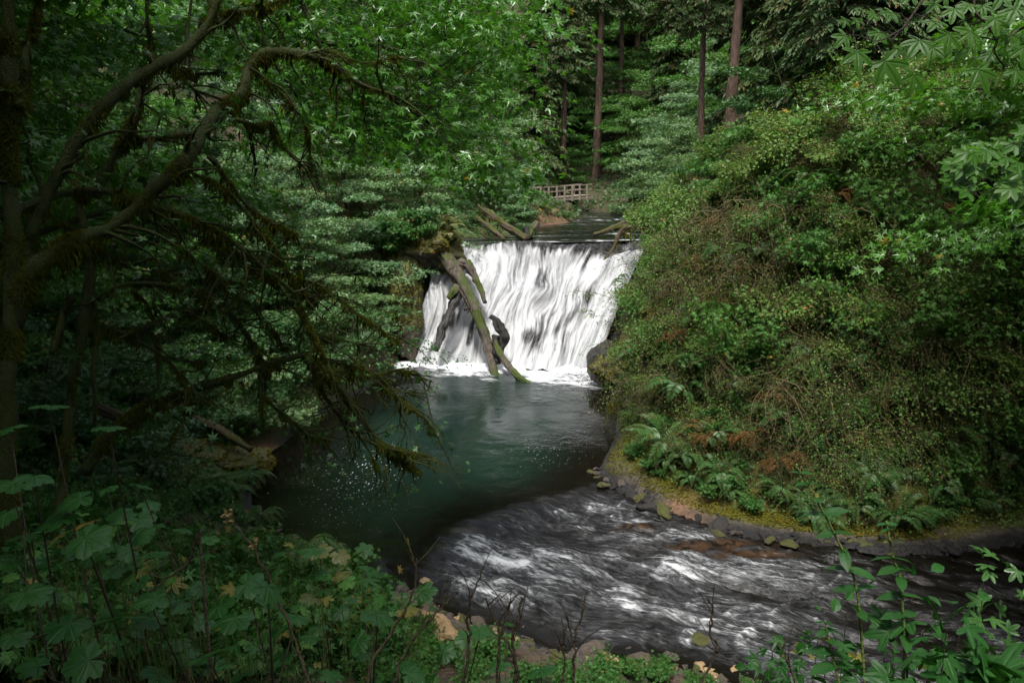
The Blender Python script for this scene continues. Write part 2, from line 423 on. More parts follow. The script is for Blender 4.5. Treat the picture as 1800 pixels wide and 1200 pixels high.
hgt = math_(nt, 'ADD', hgt, math_(nt, 'MULTIPLY', stv, math_(nt, 'MULTIPLY', rap, 1.6)))
rg = N(nt, 'MapRange', i_0=math_(nt, 'MAXIMUM', fo, math_(nt, 'MULTIPLY', rap, .25)), i_3=.06, i_4=.7)
princ(nt, out, col, rg.outputs[0], bump(nt, hgt, .5, .10), .5, IOR=1.33)
M['water'] = m
# ================================================================ land and water
def seg_dist(x, y, A, B):
    P = np.stack([x, y], -1)[..., None, :]; d = B - A
    t = np.clip(((P - A) * d).sum(-1) / np.maximum((d * d).sum(-1), 1e-9), 0, 1)
    return np.linalg.norm(P - A - d * t[..., None], axis=-1).min(-1)
def sdist(x, y, poly):
    """signed distance to a polygon, negative inside"""
    x = np.asarray(x, float); y = np.asarray(y, float); sh = x.shape; x = x.ravel(); y = y.ravel()
    out = np.empty_like(x)
    A = poly; B = np.roll(poly, -1, 0)
    for i in range(0, len(x), 20000):
        xs, ys = x[i:i + 20000], y[i:i + 20000]
        d = seg_dist(xs, ys, A, B)
        c = (A[:, 1] > ys[:, None]) != (B[:, 1] > ys[:, None])
        xi = (B[:, 0] - A[:, 0]) * (ys[:, None] - A[:, 1]) / np.where(B[:, 1] == A[:, 1], 1e-9, B[:, 1] - A[:, 1]) + A[:, 0]
        ins = ((c & (xs[:, None] < xi)).sum(-1) % 2) == 1
        out[i:i + 20000] = np.where(ins, -d, d)
    return out.reshape(sh)
def pz(L, z=0.0): return np.array([onz(u, v, z)[:2] for u, v in L])
near_px = [(715, 640), (690, 655), (640, 690), (590, 720), (540, 748), (505, 778), (472, 802), (452, 840), (450, 880), (465, 930), (520, 975),
           (600, 1010), (680, 1040), (745, 1062), (830, 1092), (900, 1112), (960, 1145), (1010, 1160), (1150, 1165), (1250, 1185), (1320, 1215)]
far_px = [(1800, 952), (1700, 968), (1600, 972), (1500, 965), (1430, 958), (1340, 945), (1260, 930), (1190, 905), (1120, 872), (1062, 846), (1045, 830), (1060, 800),
          (1075, 770), (1085, 730), (1080, 700), (1058, 675), (1036, 652)]
NEAR, FAR = pz(near_px), pz(far_px)
W1 = np.vstack([NEAR, [(6.5, 12), (10, 10.4), (16, 8.6), (34, 5)], [(34, 20.5), (17, 20.2)], FAR, [(4.6, 41), (-2, 43), (-5.4, 42)]])
rap_px = [(1062, 838), (960, 868), (860, 893), (790, 920), (742, 958), (715, 1005), (725, 1062)]
RAP = np.vstack([pz(rap_px), pz(near_px[13:]), [(6.5, 11), (10, 9), (16, 7), (34, 3), (34, 22), (17, 21.5)], pz(far_px[:10]) + [0.3, .6]])
W2 = np.array([(-3.6, 44.6), (0.5, 46.0), (4, 47.0), (8.2, 48.4), (9.4, 52), (10, 58), (11, 64), (11.3, 72), (9.6, 79), (8.2, 86), (6.5, 95), (3.0, 95), (4.6, 86), (6.0, 79), (6.6, 73), (4.6, 66), (1.6, 61.5), (1.0, 54), (-1.2, 49.6), (-3.6, 47.5)])
LIP = np.array([(-3.9, 44.4), (-1.5, 45.25), (1.5, 45.9), (4.6, 47.6), (8.4, 48.6)])
BASE = np.array([(-5.2, 40.2), (-3.2, 40.0), (-.9, 39.6), (1.6, 39.2), (4.0, 38.8)])
def falls_xyz(t, s):
    L = np.stack([np.interp(t * 4, np.arange(5), LIP[:, k]) for k in (0, 1)], -1)
    B = np.stack([np.interp(t * 4, np.arange(5), BASE[:, k]) for k in (0, 1)], -1)
    P = L + (B - L) * s[..., None]
    z = UPPER - (UPPER + .12) * np.clip(s, 0, 1.2) ** 1.22
    z = np.where(s < 0, UPPER + .02, z)
    return np.concatenate([P, z[..., None]], -1)
_t, _s = np.meshgrid(np.linspace(-.06, 1.06, 60), np.linspace(-.02, 1.05, 60))
_FS = falls_xyz(_t, _s).reshape(-1, 3)
FPOLY = np.vstack([LIP, BASE[::-1]])

ctrl = np.array([
    # cliff bank across the water: foot, face, brow, woods above
    (5.4, 40, 1.2), (6.6, 42, 4.6), (8.0, 44, 7.2), (9.2, 46, 8.6), (10.6, 50, 8.2), (11.5, 56, 7.6),
    (5.6, 34, 1.3), (7.0, 35.5, 4.6), (8.6, 37, 8.0), (10.5, 38, 9.6),
    (4.6, 28.5, 1.2), (5.4, 29.4, 3.4), (6.8, 31, 7.2), (8.6, 32.5, 9.4),
    (3.7, 25.3, .7), (5.4, 26.2, 3.0), (6.6, 27.6, 6.2), (8.6, 29.5, 9.6),
    (5.6, 23.3, 1.0), (7.2, 24.6, 3.6), (8.4, 26, 7.2), (10, 28, 10.2),
    (8.4, 21.2, .9), (9.4, 22.4, 2.8), (10.4, 23.8, 6.4), (11.6, 25.6, 9.8), (13, 28, 11.6),
    (13, 21.2, .9), (13.6, 22.6, 3.2), (14.2, 24, 7.0), (15.4, 26, 10.4), (17, 29, 12.4),
    (18, 21.4, 1.0), (19, 23, 4.2), (20, 25, 8.4), (22, 28, 12.5), (30, 22, 3), (32, 27, 12), (40, 30, 16),
    (14, 38, 12.6), (20, 40, 15.5), (30, 42, 20), (14, 50, 12), (20, 58, 16), (30, 60, 24), (16, 66, 12), (24, 76, 20), (45, 50, 30),
    # wooded slope on the other side
    (-6.3, 41.5, 1.5), (-6.2, 43, 4.4), (-5.2, 44.5, 6.4), (-7.4, 40, 2.0), (-8, 42.5, 5.6), (-9.5, 45, 8.0), (-5.5, 48.5, 7.0), (-8, 36, 1.5), (-9.6, 38, 4.2), (-12, 40, 7.2),
    (-9, 31.5, .9), (-11, 33, 2.4), (-14, 36, 5.2), (-10.6, 27, .7), (-13, 28, 1.9), (-17, 31, 4.6), (-9.8, 23, .6), (-12.5, 23, 1.8), (-17, 25, 3.8),
    (-22, 30, 7), (-28, 34, 12), (-20, 42, 11), (-30, 46, 18), (-14, 52, 11), (-22, 60, 18), (-34, 60, 27), (-8, 55, 8.4), (-6, 62, 8.2), (-12, 68, 12), (-45, 40, 26), (-40, 20, 17),
    # near bank below the viewpoint
    (-8.4, 19.4, .8), (-10.5, 17.5, 2.0), (-6.4, 17.4, 1.0), (-7.6, 15, 2.4), (-4.6, 15.6, 1.0), (-5, 13, 2.3), (-2.4, 14.6, .9), (-2, 12, 2.0), (0.6, 13.2, .8), (1, 11, 1.8), (3.6, 12.4, .7), (4, 10, 1.8), (6.6, 10, 1.0), (7.4, 8, 2.2), (14, 6, 2.2), (30, 1, 2.5),
    (-4.5, 7.5, 5.0), (-8, 10, 4.9), (-8, 12.6, 3.7), (-13, 12, 5.6), (-14, 17, 3.9), (-20, 12, 8), (-3, 4, 6.7), (0, 3, 6.7), (0, 6, 4.5), (3.5, 6, 4.2), (3, 2, 7.2), (7, 3.5, 5.4), (12, 0, 6.5),
    (0, 0, 7.9), (-6, 3, 7.6), (-10, 0, 9), (6, -3, 8.5), (0, -8, 9.6), (-20, 0, 11), (20, -8, 9), (0, -25, 15), (-40, -10, 20), (40, -20, 14),
    # head of the valley
    (0.5, 66, 7.2), (3.5, 72, 7.0), (2.6, 80, 7.0), (-2, 76, 8.0), (14, 70, 8.0), (12, 80, 7.2), (16, 84, 9.0), (1, 90, 7.8), (10.5, 90, 7.8), (10, 99, 10), (-12, 84, 14), (22, 92, 16), (10, 108, 17), (-10, 104, 20), (30, 108, 26), (-30, 90, 28), (10, 130, 30), (-20, 135, 38), (45, 130, 42), (10, 170, 56), (-60, 120, 56), (75, 110, 58), (80, 40, 46), (-80, 40, 52), (0, 260, 90), (-90, 200, 95), (100, 200, 95), (120, 0, 40), (-120, -20, 50), (0, -100, 40)], float)
_c = 2.0
def _phi(d): return np.sqrt(d * d + _c * _c)
_A = _phi(np.linalg.norm(ctrl[:, None, :2] - ctrl[None, :, :2], axis=-1)) - .0
_A = np.block([[_A + np.eye(len(ctrl)) * -.05, np.ones((len(ctrl), 1))], [np.ones((1, len(ctrl))), np.zeros((1, 1))]])
_w = np.linalg.solve(_A, np.concatenate([ctrl[:, 2], [0]]))
def land(x, y):
    x = np.asarray(x, float); y = np.asarray(y, float); sh = x.shape; x = x.ravel(); y = y.ravel(); out = np.empty_like(x)
    for i in range(0, len(x), 20000):
        d = np.hypot(x[i:i + 20000, None] - ctrl[:, 0], y[i:i + 20000, None] - ctrl[:, 1])
        out[i:i + 20000] = _phi(d) @ _w[:-1] + _w[-1]
    return out.reshape(sh)
def drop(x, y):
    """the stream runs downhill below the shelf of the pool"""
    d = -sdist(x, y, RAP)
    return -.10 * sstep(0, 1.2, d) - .035 * np.clip(d - .8, 0, 14) - .012 * np.clip(np.asarray(x) - 8, 0, 30)
def height(x, y, full=False):
    x = np.asarray(x, float); y = np.asarray(y, float)
    h = land(x, y)
    h = h + .55 * fbm(xy0(x, y, .45), 3, 3) * sstep(0, 6, h) + .12 * fbm(xy0(x, y, 2.2), 3, 9)
    d1 = sdist(x, y, W1); d2 = sdist(x, y, W2)
    lo = -.05 - .25 * np.clip(-d1, 0, 4)
    h = np.where(d1 < 0, np.minimum(h, lo), -.03 + (np.maximum(h, .16) + .03) * sstep(-.05, .62, d1))
    lo2 = UPPER - .06 - .2 * np.clip(-d2, 0, 2)
    up = y > 43.5
    h = np.where(up & (d2 < 0), lo2, np.where(up & (d2 < 1.6), UPPER + (np.maximum(h, UPPER + .12) - UPPER) * sstep(-.05, 1.4, d2), h))
    df = sdist(x, y, FPOLY)
    k = (df < 1.0).ravel()
    if k.any():
        xs, ys = x.ravel()[k], y.ravel()[k]
        q = np.argmin((xs[:, None] - _FS[:, 0]) ** 2 + (ys[:, None] - _FS[:, 1]) ** 2, 1)
        fz = _FS[q, 2] - 1.15
        hh = h.ravel().copy(); dd = df.ravel()[k]
        hh[k] = np.where(dd < .15, fz, fz + (hh[k] - fz) * sstep(.15, 1.0, dd))
        h = hh.reshape(h.shape)
    return (h, d1, d2, df) if full else h
# ---- ground: one sheet, fine near the water and coarse far away
gx = np.concatenate([np.linspace(-420, -60, 19)[:-1], np.linspace(-60, -18, 61)[:-1], np.linspace(-18, 22, 231)[:-1], np.linspace(22, 60, 56)[:-1], np.linspace(60, 420, 19)])
gy = np.concatenate([np.linspace(-300, -20, 15)[:-1], np.linspace(-20, 4, 41)[:-1], np.linspace(4, 52, 275)[:-1], np.linspace(52, 110, 110)[:-1], np.linspace(110, 600, 36)])
X, Y = np.meshgrid(gx, gy)
Z, D1, D2, DF = height(X, Y, True)
i = np.arange(len(gy) - 1)[:, None] * len(gx) + np.arange(len(gx) - 1)[None]
Q = np.stack([i, i + 1, i + 1 + len(gx), i + len(gx)], -1).reshape(-1, 4)
# a steep face wears a few bulges and hollows
GV = np.stack([X, Y, Z], -1)
slope = np.hypot(*np.gradient(Z)[::-1])
face = sstep(.06, .25, slope) * ((Y > 18) & (Y < 50) & (np.abs(X) < 24)) * sstep(.5, 1.5, D1) * sstep(.6, 1.4, DF)
bul = (fbm(GV * .9, 4, 21) * .40 + fbm(GV * .38, 2, 27) * .30) * face
GV[..., 0] += -bul * .5; GV[..., 1] += -bul * .9
right = sstep(2, 3.4, X) * (Y < 42) * (Y > 18)
moss = np.clip(right * sstep(3.6, 1.0, Z) * sstep(.15, .5, D1) + .8 * sstep(3.2, .4, np.hypot(X + 4.6, Y - 43.0)) + .5 * (X < -7) * sstep(1.6, .5, Z) + .35 * (Z > 5) * (np.abs(X) < 14) * (Y < 70) + .9 * face * (X > 0) * sstep(.05, .35, vnoise(GV * .55, 77)), 0, 1)
mud = np.zeros_like(X)
for u, v, su in ((1165, 888, 1.1), (1195, 905, .8)):
    p = onz(u, v, .15); mud = np.maximum(mud, np.exp(-((X - p[0]) / su) ** 2 - ((Y - p[1]) / .55) ** 2) * 1.4)
p = onz(470, 790, .2); mud = np.maximum(mud, 1.3 * np.exp(-((X - p[0]) / 1.5) ** 2 - ((Y - p[1]) / 1.0) ** 2))
mud = np.maximum(mud, 1.2 * np.exp(-((X - 3.4) / 1.6) ** 2 - ((Y - 64.5) / 4) ** 2) * (D2 > 0)); mud = np.clip(mud, 0, 1)
gravel = np.clip(sstep(1.5, .5, np.minimum(D1, 9)) * (Y < 20) * (X < 6) + sstep(.9, .35, D1) * sstep(.0, .1, D1) * right * .9, 0, 1) * (1 - mud)
wet = np.clip(sstep(.60, .25, D1) + sstep(.9, .3, DF) + .8 * (Y > 43) * sstep(.5, .15, D2), 0, 1) * (1 - .7 * mud)
gb = MB().add(GV.reshape(-1, 3), Q, moss=moss.ravel(), mud=mud.ravel(), gravel=gravel.ravel(), wet=wet.ravel())
tag(link('ground', gb.mesh('ground', M['soil'])), 'forest floor and steep banks of brown soil, moss and gravel round the pool', 'ground', kind='structure')
def on_ground(u, v, tmax=160.):
    """where the line of sight through a pixel first meets the ground"""
    u = np.atleast_1d(np.asarray(u, float)); v = np.atleast_1d(np.asarray(v, float)); r = ray(u, v)
    t = np.full(len(u), 2.0); done = np.zeros(len(u), bool); hit = np.full(len(u), np.nan)
    for k in range(420):
        p = CAM + r * t[:, None]
        g = p[:, 2] - gz(p[:, 0], p[:, 1])
        new = (~done) & (g <= 0.0)
        hit[new] = t[new]; done |= new
        if done.all(): break
        t = np.where(done, t, t + np.clip(g * .5, .05, 1.5))
        done |= t > tmax
    return CAM + r * hit[:, None]
def gz(x, y):
    """ground height by looking it up in the sheet"""
    x = np.asarray(x, float); y = np.asarray(y, float)
    i = np.clip(np.searchsorted(gx, x) - 1, 0, len(gx) - 2); j = np.clip(np.searchsorted(gy, y) - 1, 0, len(gy) - 2)
    fx = np.clip((x - gx[i]) / (gx[i + 1] - gx[i]), 0, 1); fy = np.clip((y - gy[j]) / (gy[j + 1] - gy[j]), 0, 1)
    return (Z[j, i] * (1 - fx) + Z[j, i + 1] * fx) * (1 - fy) + (Z[j + 1, i] * (1 - fx) + Z[j + 1, i + 1] * fx) * fy

# ---- pool and stream
wx = np.arange(-12.5, 33, .085); wy = np.arange(4.6, 42.2, .085)
X2, Y2 = np.meshgrid(wx, wy)
d1 = sdist(X2, Y2, W1); dr = -sdist(X2, Y2, RAP)
Cx, Cy = 7.2, 25.0
r_ = np.hypot(X2 - Cx, Y2 - Cy); th_ = np.unwrap(np.arctan2(Y2 - Cy, X2 - Cx) % (2 * math.pi), axis=1)
th_ = np.arctan2(Y2 - Cy, X2 - Cx) % (2 * math.pi)
far_out = sstep(8, 13, X2)
mean_ = .5 * fbm(xy0(X2, Y2, .30), 2, 91)
fx = X2 * .50 + Y2 * .866 + mean_
fy = X2 * .866 - Y2 * .50 + .4 * mean_
rapid = sstep(-.1, 1.3, dr)
flowP = np.stack([fx * 1.5, fy * .55, np.zeros_like(fx)], -1)
wav = fbm(flowP, 3, 31); wav2 = fbm(flowP * np.array([3.1, 2.4, 1]), 3, 37)
zd = drop(X2, Y2)
ZW = zd + rapid * (.10 * wav + .06 * wav2 + .03 * fbm(flowP * np.array([7, 5.5, 1]), 2, 39))
ZW += (1 - rapid) * .006 * fbm(xy0(X2, Y2, 1.4), 2, 5)
foam = .02 + rapid * .36 + rapid * .16 * np.clip(wav, -1, 1) - rapid * .25 * sstep(4.5, 10, X2)  # base level on the rapids: thin foam plus painted grey sky reflection
def blob(u, v, lu, lv, amp, ang=0.0, z=-.15):
    """a churned patch: half-lengths in metres along and across the current"""
    p = onz(u, v, z); x, y = X2 - p[0], Y2 - p[1]; c, s = math.cos(ang), math.sin(ang)
    return amp * np.exp(-((x * c + y * s) / lu) ** 2 - ((-x * s + y * c) / lv) ** 2)
D = math.radians
for b in [(830, 975, 1.5, .35, .75, D(-35)), (880, 990, 1.8, .30, .8, D(-28)), (800, 950, .9, .5, .4, D(-40)), (930, 1010, 2.2, .45, .38, D(-22)), (1050, 928, .8, .16, .8, D(-12)), (1065, 895, .8, .2, .4, D(-10)),
          (1090, 985, .5, .15, .55, D(-60)), (1095, 1040, .5, .25, .6, D(-70)), (1095, 1060, .5, .2, .45, D(-60)), (1140, 948, .7, .14, .5, D(30)), (1010, 950, .8, .12, .35, D(10)), (1000, 1060, 2.5, .6, .22, D(-15)),
          (1150, 1000, 2.6, .8, .16, D(-18)), (1320, 1040, 2.2, .5, .14, D(-18)), (1430, 1030, 1.6, .25, .32, D(-14)), (1400, 1050, 1.2, .25, .22, D(-25)), (1480, 1020, 1.0, .15, .26, D(-5)),
          (1690, 1025, 1.0, .16, .62, D(-22)), (1740, 1060, 1.0, .25, .75, D(-45)), (1750, 1110, 1.2, .35, .85, D(-52)), (1790, 1140, 1.4, .4, .8, D(-40)), (1700, 1150, .8, .2, .5, D(-30)), (745, 1015, .6, .3, .35, D(-50)), (760, 1040, .5, .2, .4, D(-30))]:
    foam += .30 * blob(*b) * (.75 + .5 * wav2) * np.clip(rapid + .2, 0, 1)
    ZW += .08 * blob(*b) * rapid
chop = np.stack([fx * .9, fy * 2.3, 0 * fx], -1) + .5 * fbm(xy0(X2, Y2, .8), 2, 97)[..., None]
crest = sstep(.80, .97, 1 - np.abs(fbm(chop, 2, 98))) * sstep(-.15, .35, fbm(xy0(X2, Y2, .5), 2, 99)) * rapid
ZW += .035 * crest; foam += .15 * crest * sstep(14, 8, X2)
# white water boiling at the foot of the falls
dfb = seg_dist(X2.ravel(), Y2.ravel(), BASE[:-1], BASE[1:]).reshape(X2.shape)
edge = fbm(xy0(X2, Y2, .9), 4, 44)
reach = 2.3 + 1.0 * edge + 2.4 * np.exp(-((X2 - 2.3) / 1.7) ** 2) - .5 * sstep(-2.2, -3.6, X2) + .35 * np.exp(-((X2 + 1.9) / .8) ** 2)
reach = np.clip(reach, .35, 9)
foam += 1.15 * sstep(reach * 1.45, 0, dfb) ** 1.25 * (Y2 > 32) * (.85 + .3 * edge)
ZW += .10 * sstep(reach, 0, dfb) * (1 + fbm(xy0(X2, Y2, 2.2), 3, 8)) * (Y2 > 30)
# drifting streaks of froth behind the foot of the falls
foam += .30 * sstep(6, 1.5, dfb) * sstep(.05, .5, fbm(np.stack([X2 * .35, Y2 * 1.3, 0 * X2], -1), 4, 51)) * (1 - rapid) * (Y2 > 29)
deep = sstep(.2, 3.2, -d1) * (1 - rapid) * sstep(-.05, -2.2, dr)
deep *= sstep(17.2, 21.5, Y2 + .25 * X2) * sstep(-8.2, -4.2, X2 + .06 * (Y2 - 28))
pL = onz(600, 800, 0); pC = onz(640, 830, 0)
speck = .82 * np.exp(-((X2 - pC[0]) / 2.3) ** 2 - ((Y2 - pC[1]) / 4.6) ** 2) * (1 - rapid) + .55 * np.exp(-((X2 - onz(960, 790, 0)[0]) / 2.6) ** 2 - ((Y2 - onz(960, 790, 0)[1]) / 3.2) ** 2) * (1 - rapid)
silt = np.zeros_like(X2)
for u, v, a, b in ((1250, 960, 1.2, .22), (1320, 976, .9, .16), (1120, 925, .5, .2)):
    p = onz(u, v, -.1); silt = np.maximum(silt, np.exp(-((X2 - p[0] - .0) / a) ** 2 - ((Y2 - p[1]) / b) ** 2))
silt = np.clip(silt * 1.5, 0, 1); foam = foam * (1 - .8 * silt)
foam *= 1 - .75 * sstep(12.5, 16, X2) * (foam < .5)
ripple = (1 - rapid) * (.22 + .75 * sstep(15, 3, dfb)) * (.55 + .9 * np.clip(fbm(xy0(X2, Y2, .35), 3, 95), -.4, 1))
idx = np.arange(X2.size).reshape(X2.shape)
def water_mesh(name, keep):
    k = keep[:-1, :-1] | keep[1:, :-1] | keep[:-1, 1:] | keep[1:, 1:]
    q = np.stack([idx[:-1, :-1], idx[:-1, 1:], idx[1:, 1:], idx[1:, :-1]], -1)[k]
    used, inv = np.unique(q, return_inverse=True)
    f = lambda a: a.ravel()[used]
    return MB().add(np.stack([f(X2), f(Y2), f(ZW)], -1), inv.reshape(-1, 4), fx=f(fx), fy=f(fy), foam=f(foam), deep=f(deep), rapid=f(rapid), speck=f(speck), silt=f(silt), ripple=f(ripple)).mesh(name, M['water'])
inw = d1 < .75
cell_r = dr > 0
# each cell belongs to one sheet only, the two share their border
def split(keep, part):
    c = keep[:-1, :-1] | keep[1:, :-1] | keep[:-1, 1:] | keep[1:, 1:]
    return c & part[:-1, :-1]
def water_cells(name, cells):
    q = np.stack([idx[:-1, :-1], idx[:-1, 1:], idx[1:, 1:], idx[1:, :-1]], -1)[cells]
    used, inv = np.unique(q, return_inverse=True); f = lambda a: a.ravel()[used]
    return MB().add(np.stack([f(X2), f(Y2), f(ZW)], -1), inv.reshape(-1, 4), fx=f(fx), fy=f(fy), foam=f(foam), deep=f(deep), rapid=f(rapid), speck=f(speck), silt=f(silt), ripple=f(ripple)).mesh(name, M['water'])
tag(link('pool_water', water_cells('pool_water', split(inw, ~cell_r))), 'dark teal plunge pool with white froth at the foot of the falls', 'pool', kind='structure')
tag(link('stream_water', water_cells('stream_water', split(inw, cell_r))), 'dark stream running in white streaked rapids below the pool', 'stream', kind='structure')
# ---- creek above the falls
ux = np.arange(-5, 16, .12); uy = np.arange(43.8, 94, .14)
X3, Y3 = np.meshgrid(ux, uy); d3 = sdist(X3, Y3, W2)
q3 = np.arange(X3.size).reshape(X3.shape); kc = (d3 < .5)
ux3 = X3 * .35 + Y3 * .1
w3 = fbm(np.stack([X3 * .55, Y3 * 1.5, 0 * X3], -1), 4, 61)
fo3 = .12 + .34 * sstep(.1, .6, w3) + .30 * np.exp(-((Y3 - 51.5 - .3 * X3) / .35) ** 2) * sstep(-3, 0, X3) + .3 * np.exp(-((Y3 - 70) / 5) ** 2) * sstep(.1, .5, fbm(xy0(X3, Y3, 1.2), 3, 66)) + .28 * sstep(49, 45.5, Y3 - .33 * X3)
cells = (kc[:-1, :-1] | kc[1:, :-1] | kc[:-1, 1:] | kc[1:, 1:]) & (Y3[:-1, :-1] - (44.75 + .335 * (X3[:-1, :-1] + 3.6)) > -.25)
qq = np.stack([q3[:-1, :-1], q3[:-1, 1:], q3[1:, 1:], q3[1:, :-1]], -1)[cells]; used, inv = np.unique(qq, return_inverse=True); f_ = lambda a: a.ravel()[used]
Z3 = UPPER - .015 + .03 * w3 * sstep(46, 48, Y3 - .33 * X3)
tag(link('creek_water', MB().add(np.stack([f_(X3), f_(Y3), f_(Z3)], -1), inv.reshape(-1, 4), fx=f_(Y3 * .8), fy=f_(X3), foam=f_(fo3), deep=f_(0 * X3 + .25), rapid=f_(0 * X3 + .35), speck=f_(0 * X3), silt=f_(0 * X3), ripple=f_(0 * X3 + .5)).mesh('creek_water', M['water'])),
    'dark creek above the falls running under the footbridge to the lip', 'creek', kind='structure')
# ---- waterfall
nt_, ns_ = 460, 300
T4, S4 = np.meshgrid(np.linspace(-.01, 1.02, nt_), np.linspace(-.03, 1.03, ns_))
FP = falls_xyz(T4, S4)
acr = T4 * 11.5; aln = S4 * 8.5
acr = acr + .55 * fbm(np.stack([acr * .45, aln * .35, 0 * acr], -1), 2, 79)      # the flow spreads and gathers
g0 = fbm(np.stack([acr * .38, aln * .42, 0 * acr], -1), 2, 78)
g1 = fbm(np.stack([acr * .9, aln * .22, 0 * acr], -1), 3, 71); g2 = fbm(np.stack([acr * 3.2, aln * .5, 0 * acr], -1), 3, 73); g3 = fbm(np.stack([acr * 2.4, aln * 1.5, 0 * acr], -1), 3, 75)
env = .35 + .65 * sstep(.0, .14, S4)
FP[..., 1] -= env * .30 * g0; FP[..., 2] += (.10 * g0 + .05 * g2) + env * .18 * g0
FP[..., 2] += env * (.26 * g1 + .07 * g2 + .035 * g3)
FP[..., 1] -= env * (.20 * g1 + .06 * g2 + .035 * g3)
fu, fv, _ = project(FP)
foamF = .77 + .08 * g1 + .10 * g2
foamF -= .50 * sstep(.15, .0, S4 - .09 * sstep(.45, .9, T4) + .05 * g2)          # the glassy lip
def dark(seg, w, amp):
    global foamF
    A = np.array(seg[:-1], float); B = np.array(seg[1:], float)
    d = seg_dist(fu.ravel(), fv.ravel(), A, B).reshape(fu.shape)
    foamF = foamF - .74 * amp * (.5 + 1.1 * np.clip(g2 * 1.6 + .35, 0, 1)) * np.exp(-(d / w) ** 2)
dark([(955, 440), (955, 470), (950, 500)], 11, .55)
dark([(1032, 455), (1020, 490), (1008, 515)], 8, .38)
dark([(1048, 500), (1000, 560), (960, 590)], 9, .35)
dark([(955, 560), (930, 600)], 13, .36); dark([(925, 590), (930, 632)], 13, .40); dark([(948, 600), (960, 635)], 11, .30)
dark([(1000, 590), (1005, 640)], 12, .45); dark([(1035, 520), (1025, 600)], 8, .32); dark([(985, 600), (975, 640)], 9, .28)
dark([(795, 545), (770, 610)], 7, .6); dark([(822, 520), (800, 570)], 7, .45); dark([(835, 560), (822, 600)], 8, .5); dark([(850, 590), (845, 630)], 8, .4)
dark([(1060, 425), (1110, 420)], 22, .30); dark([(1000, 428), (1060, 450)], 14, .25); dark([(900, 430), (985, 425)], 8, .2)
foamF += .40 * np.exp(-(seg_dist(fu.ravel(), fv.ravel(), np.array([(1115., 450), (1075, 560)]), np.array([(1075., 560), (1030, 640)])).reshape(fu.shape) / 22) ** 2)
foamF += .30 * sstep(.86, 1.0, S4 - .03 * g1)
i = np.arange(ns_ - 1)[:, None] * nt_ + np.arange(nt_ - 1)[None]
Qf = np.stack([i, i + nt_, i + nt_ + 1, i + 1], -1).reshape(-1, 4)
tag(link('waterfall_water', MB().add(FP.reshape(-1, 3), Qf, fx=acr.ravel(), fy=aln.ravel(), foam=foamF.ravel()).mesh('waterfall_water', M['falls'])),
    'broad white waterfall sliding down a black rock slope into the pool', 'waterfall', kind='structure')
# ================================================================ plants: one of each kind
def bough_leaves(r, mb, C, O, R, n, tpl, size, flat=.13, droop=.30, tilt=.5, wob=.45, long=1.25):
    """flat layered sprays of leaves: centres C, outward directions O, radii R"""
    m = len(C)
    if m == 0: return
    O = norm(O * np.array([1, 1, .35])); S = norm(np.cross(O, UP))
    Nn = norm(np.cross(S, O) + O * tilt + rvec(r, m, .30))
    q = np.sqrt(r.random((m, n))); a = r.random((m, n)) * 2 * math.pi; Rr0 = R
    # leaves sit along twigs: pull the angle towards a few spokes
    k = np.round(a / (2 * math.pi) * 7) * (2 * math.pi / 7); a = a * .45 + k * .55
    x = q * np.cos(a) * long; y = q * np.sin(a)
    Rr = R[:, None]
    P = C[:, None] + (O[:, None] * x[..., None] + S[:, None] * y[..., None]) * Rr[..., None]
    P = P + Nn[:, None] * (r.normal(0, flat, (m, n)) * Rr)[..., None]
    P[..., 2] -= droop * (q ** 2) * Rr * (.6 + .8 * r.random((m, n)))
    D = O[:, None] * (x + .35)[..., None] + S[:, None] * y[..., None] + r.normal(0, .45, (m, n, 3)) - UP * .25
    L = Nn[:, None] + r.normal(0, wob, (m, n, 3))
    place(mb, tpl, P.reshape(-1, 3), D.reshape(-1, 3), L.reshape(-1, 3), (size * (.6 + .7 * r.random((m, n)))).ravel())
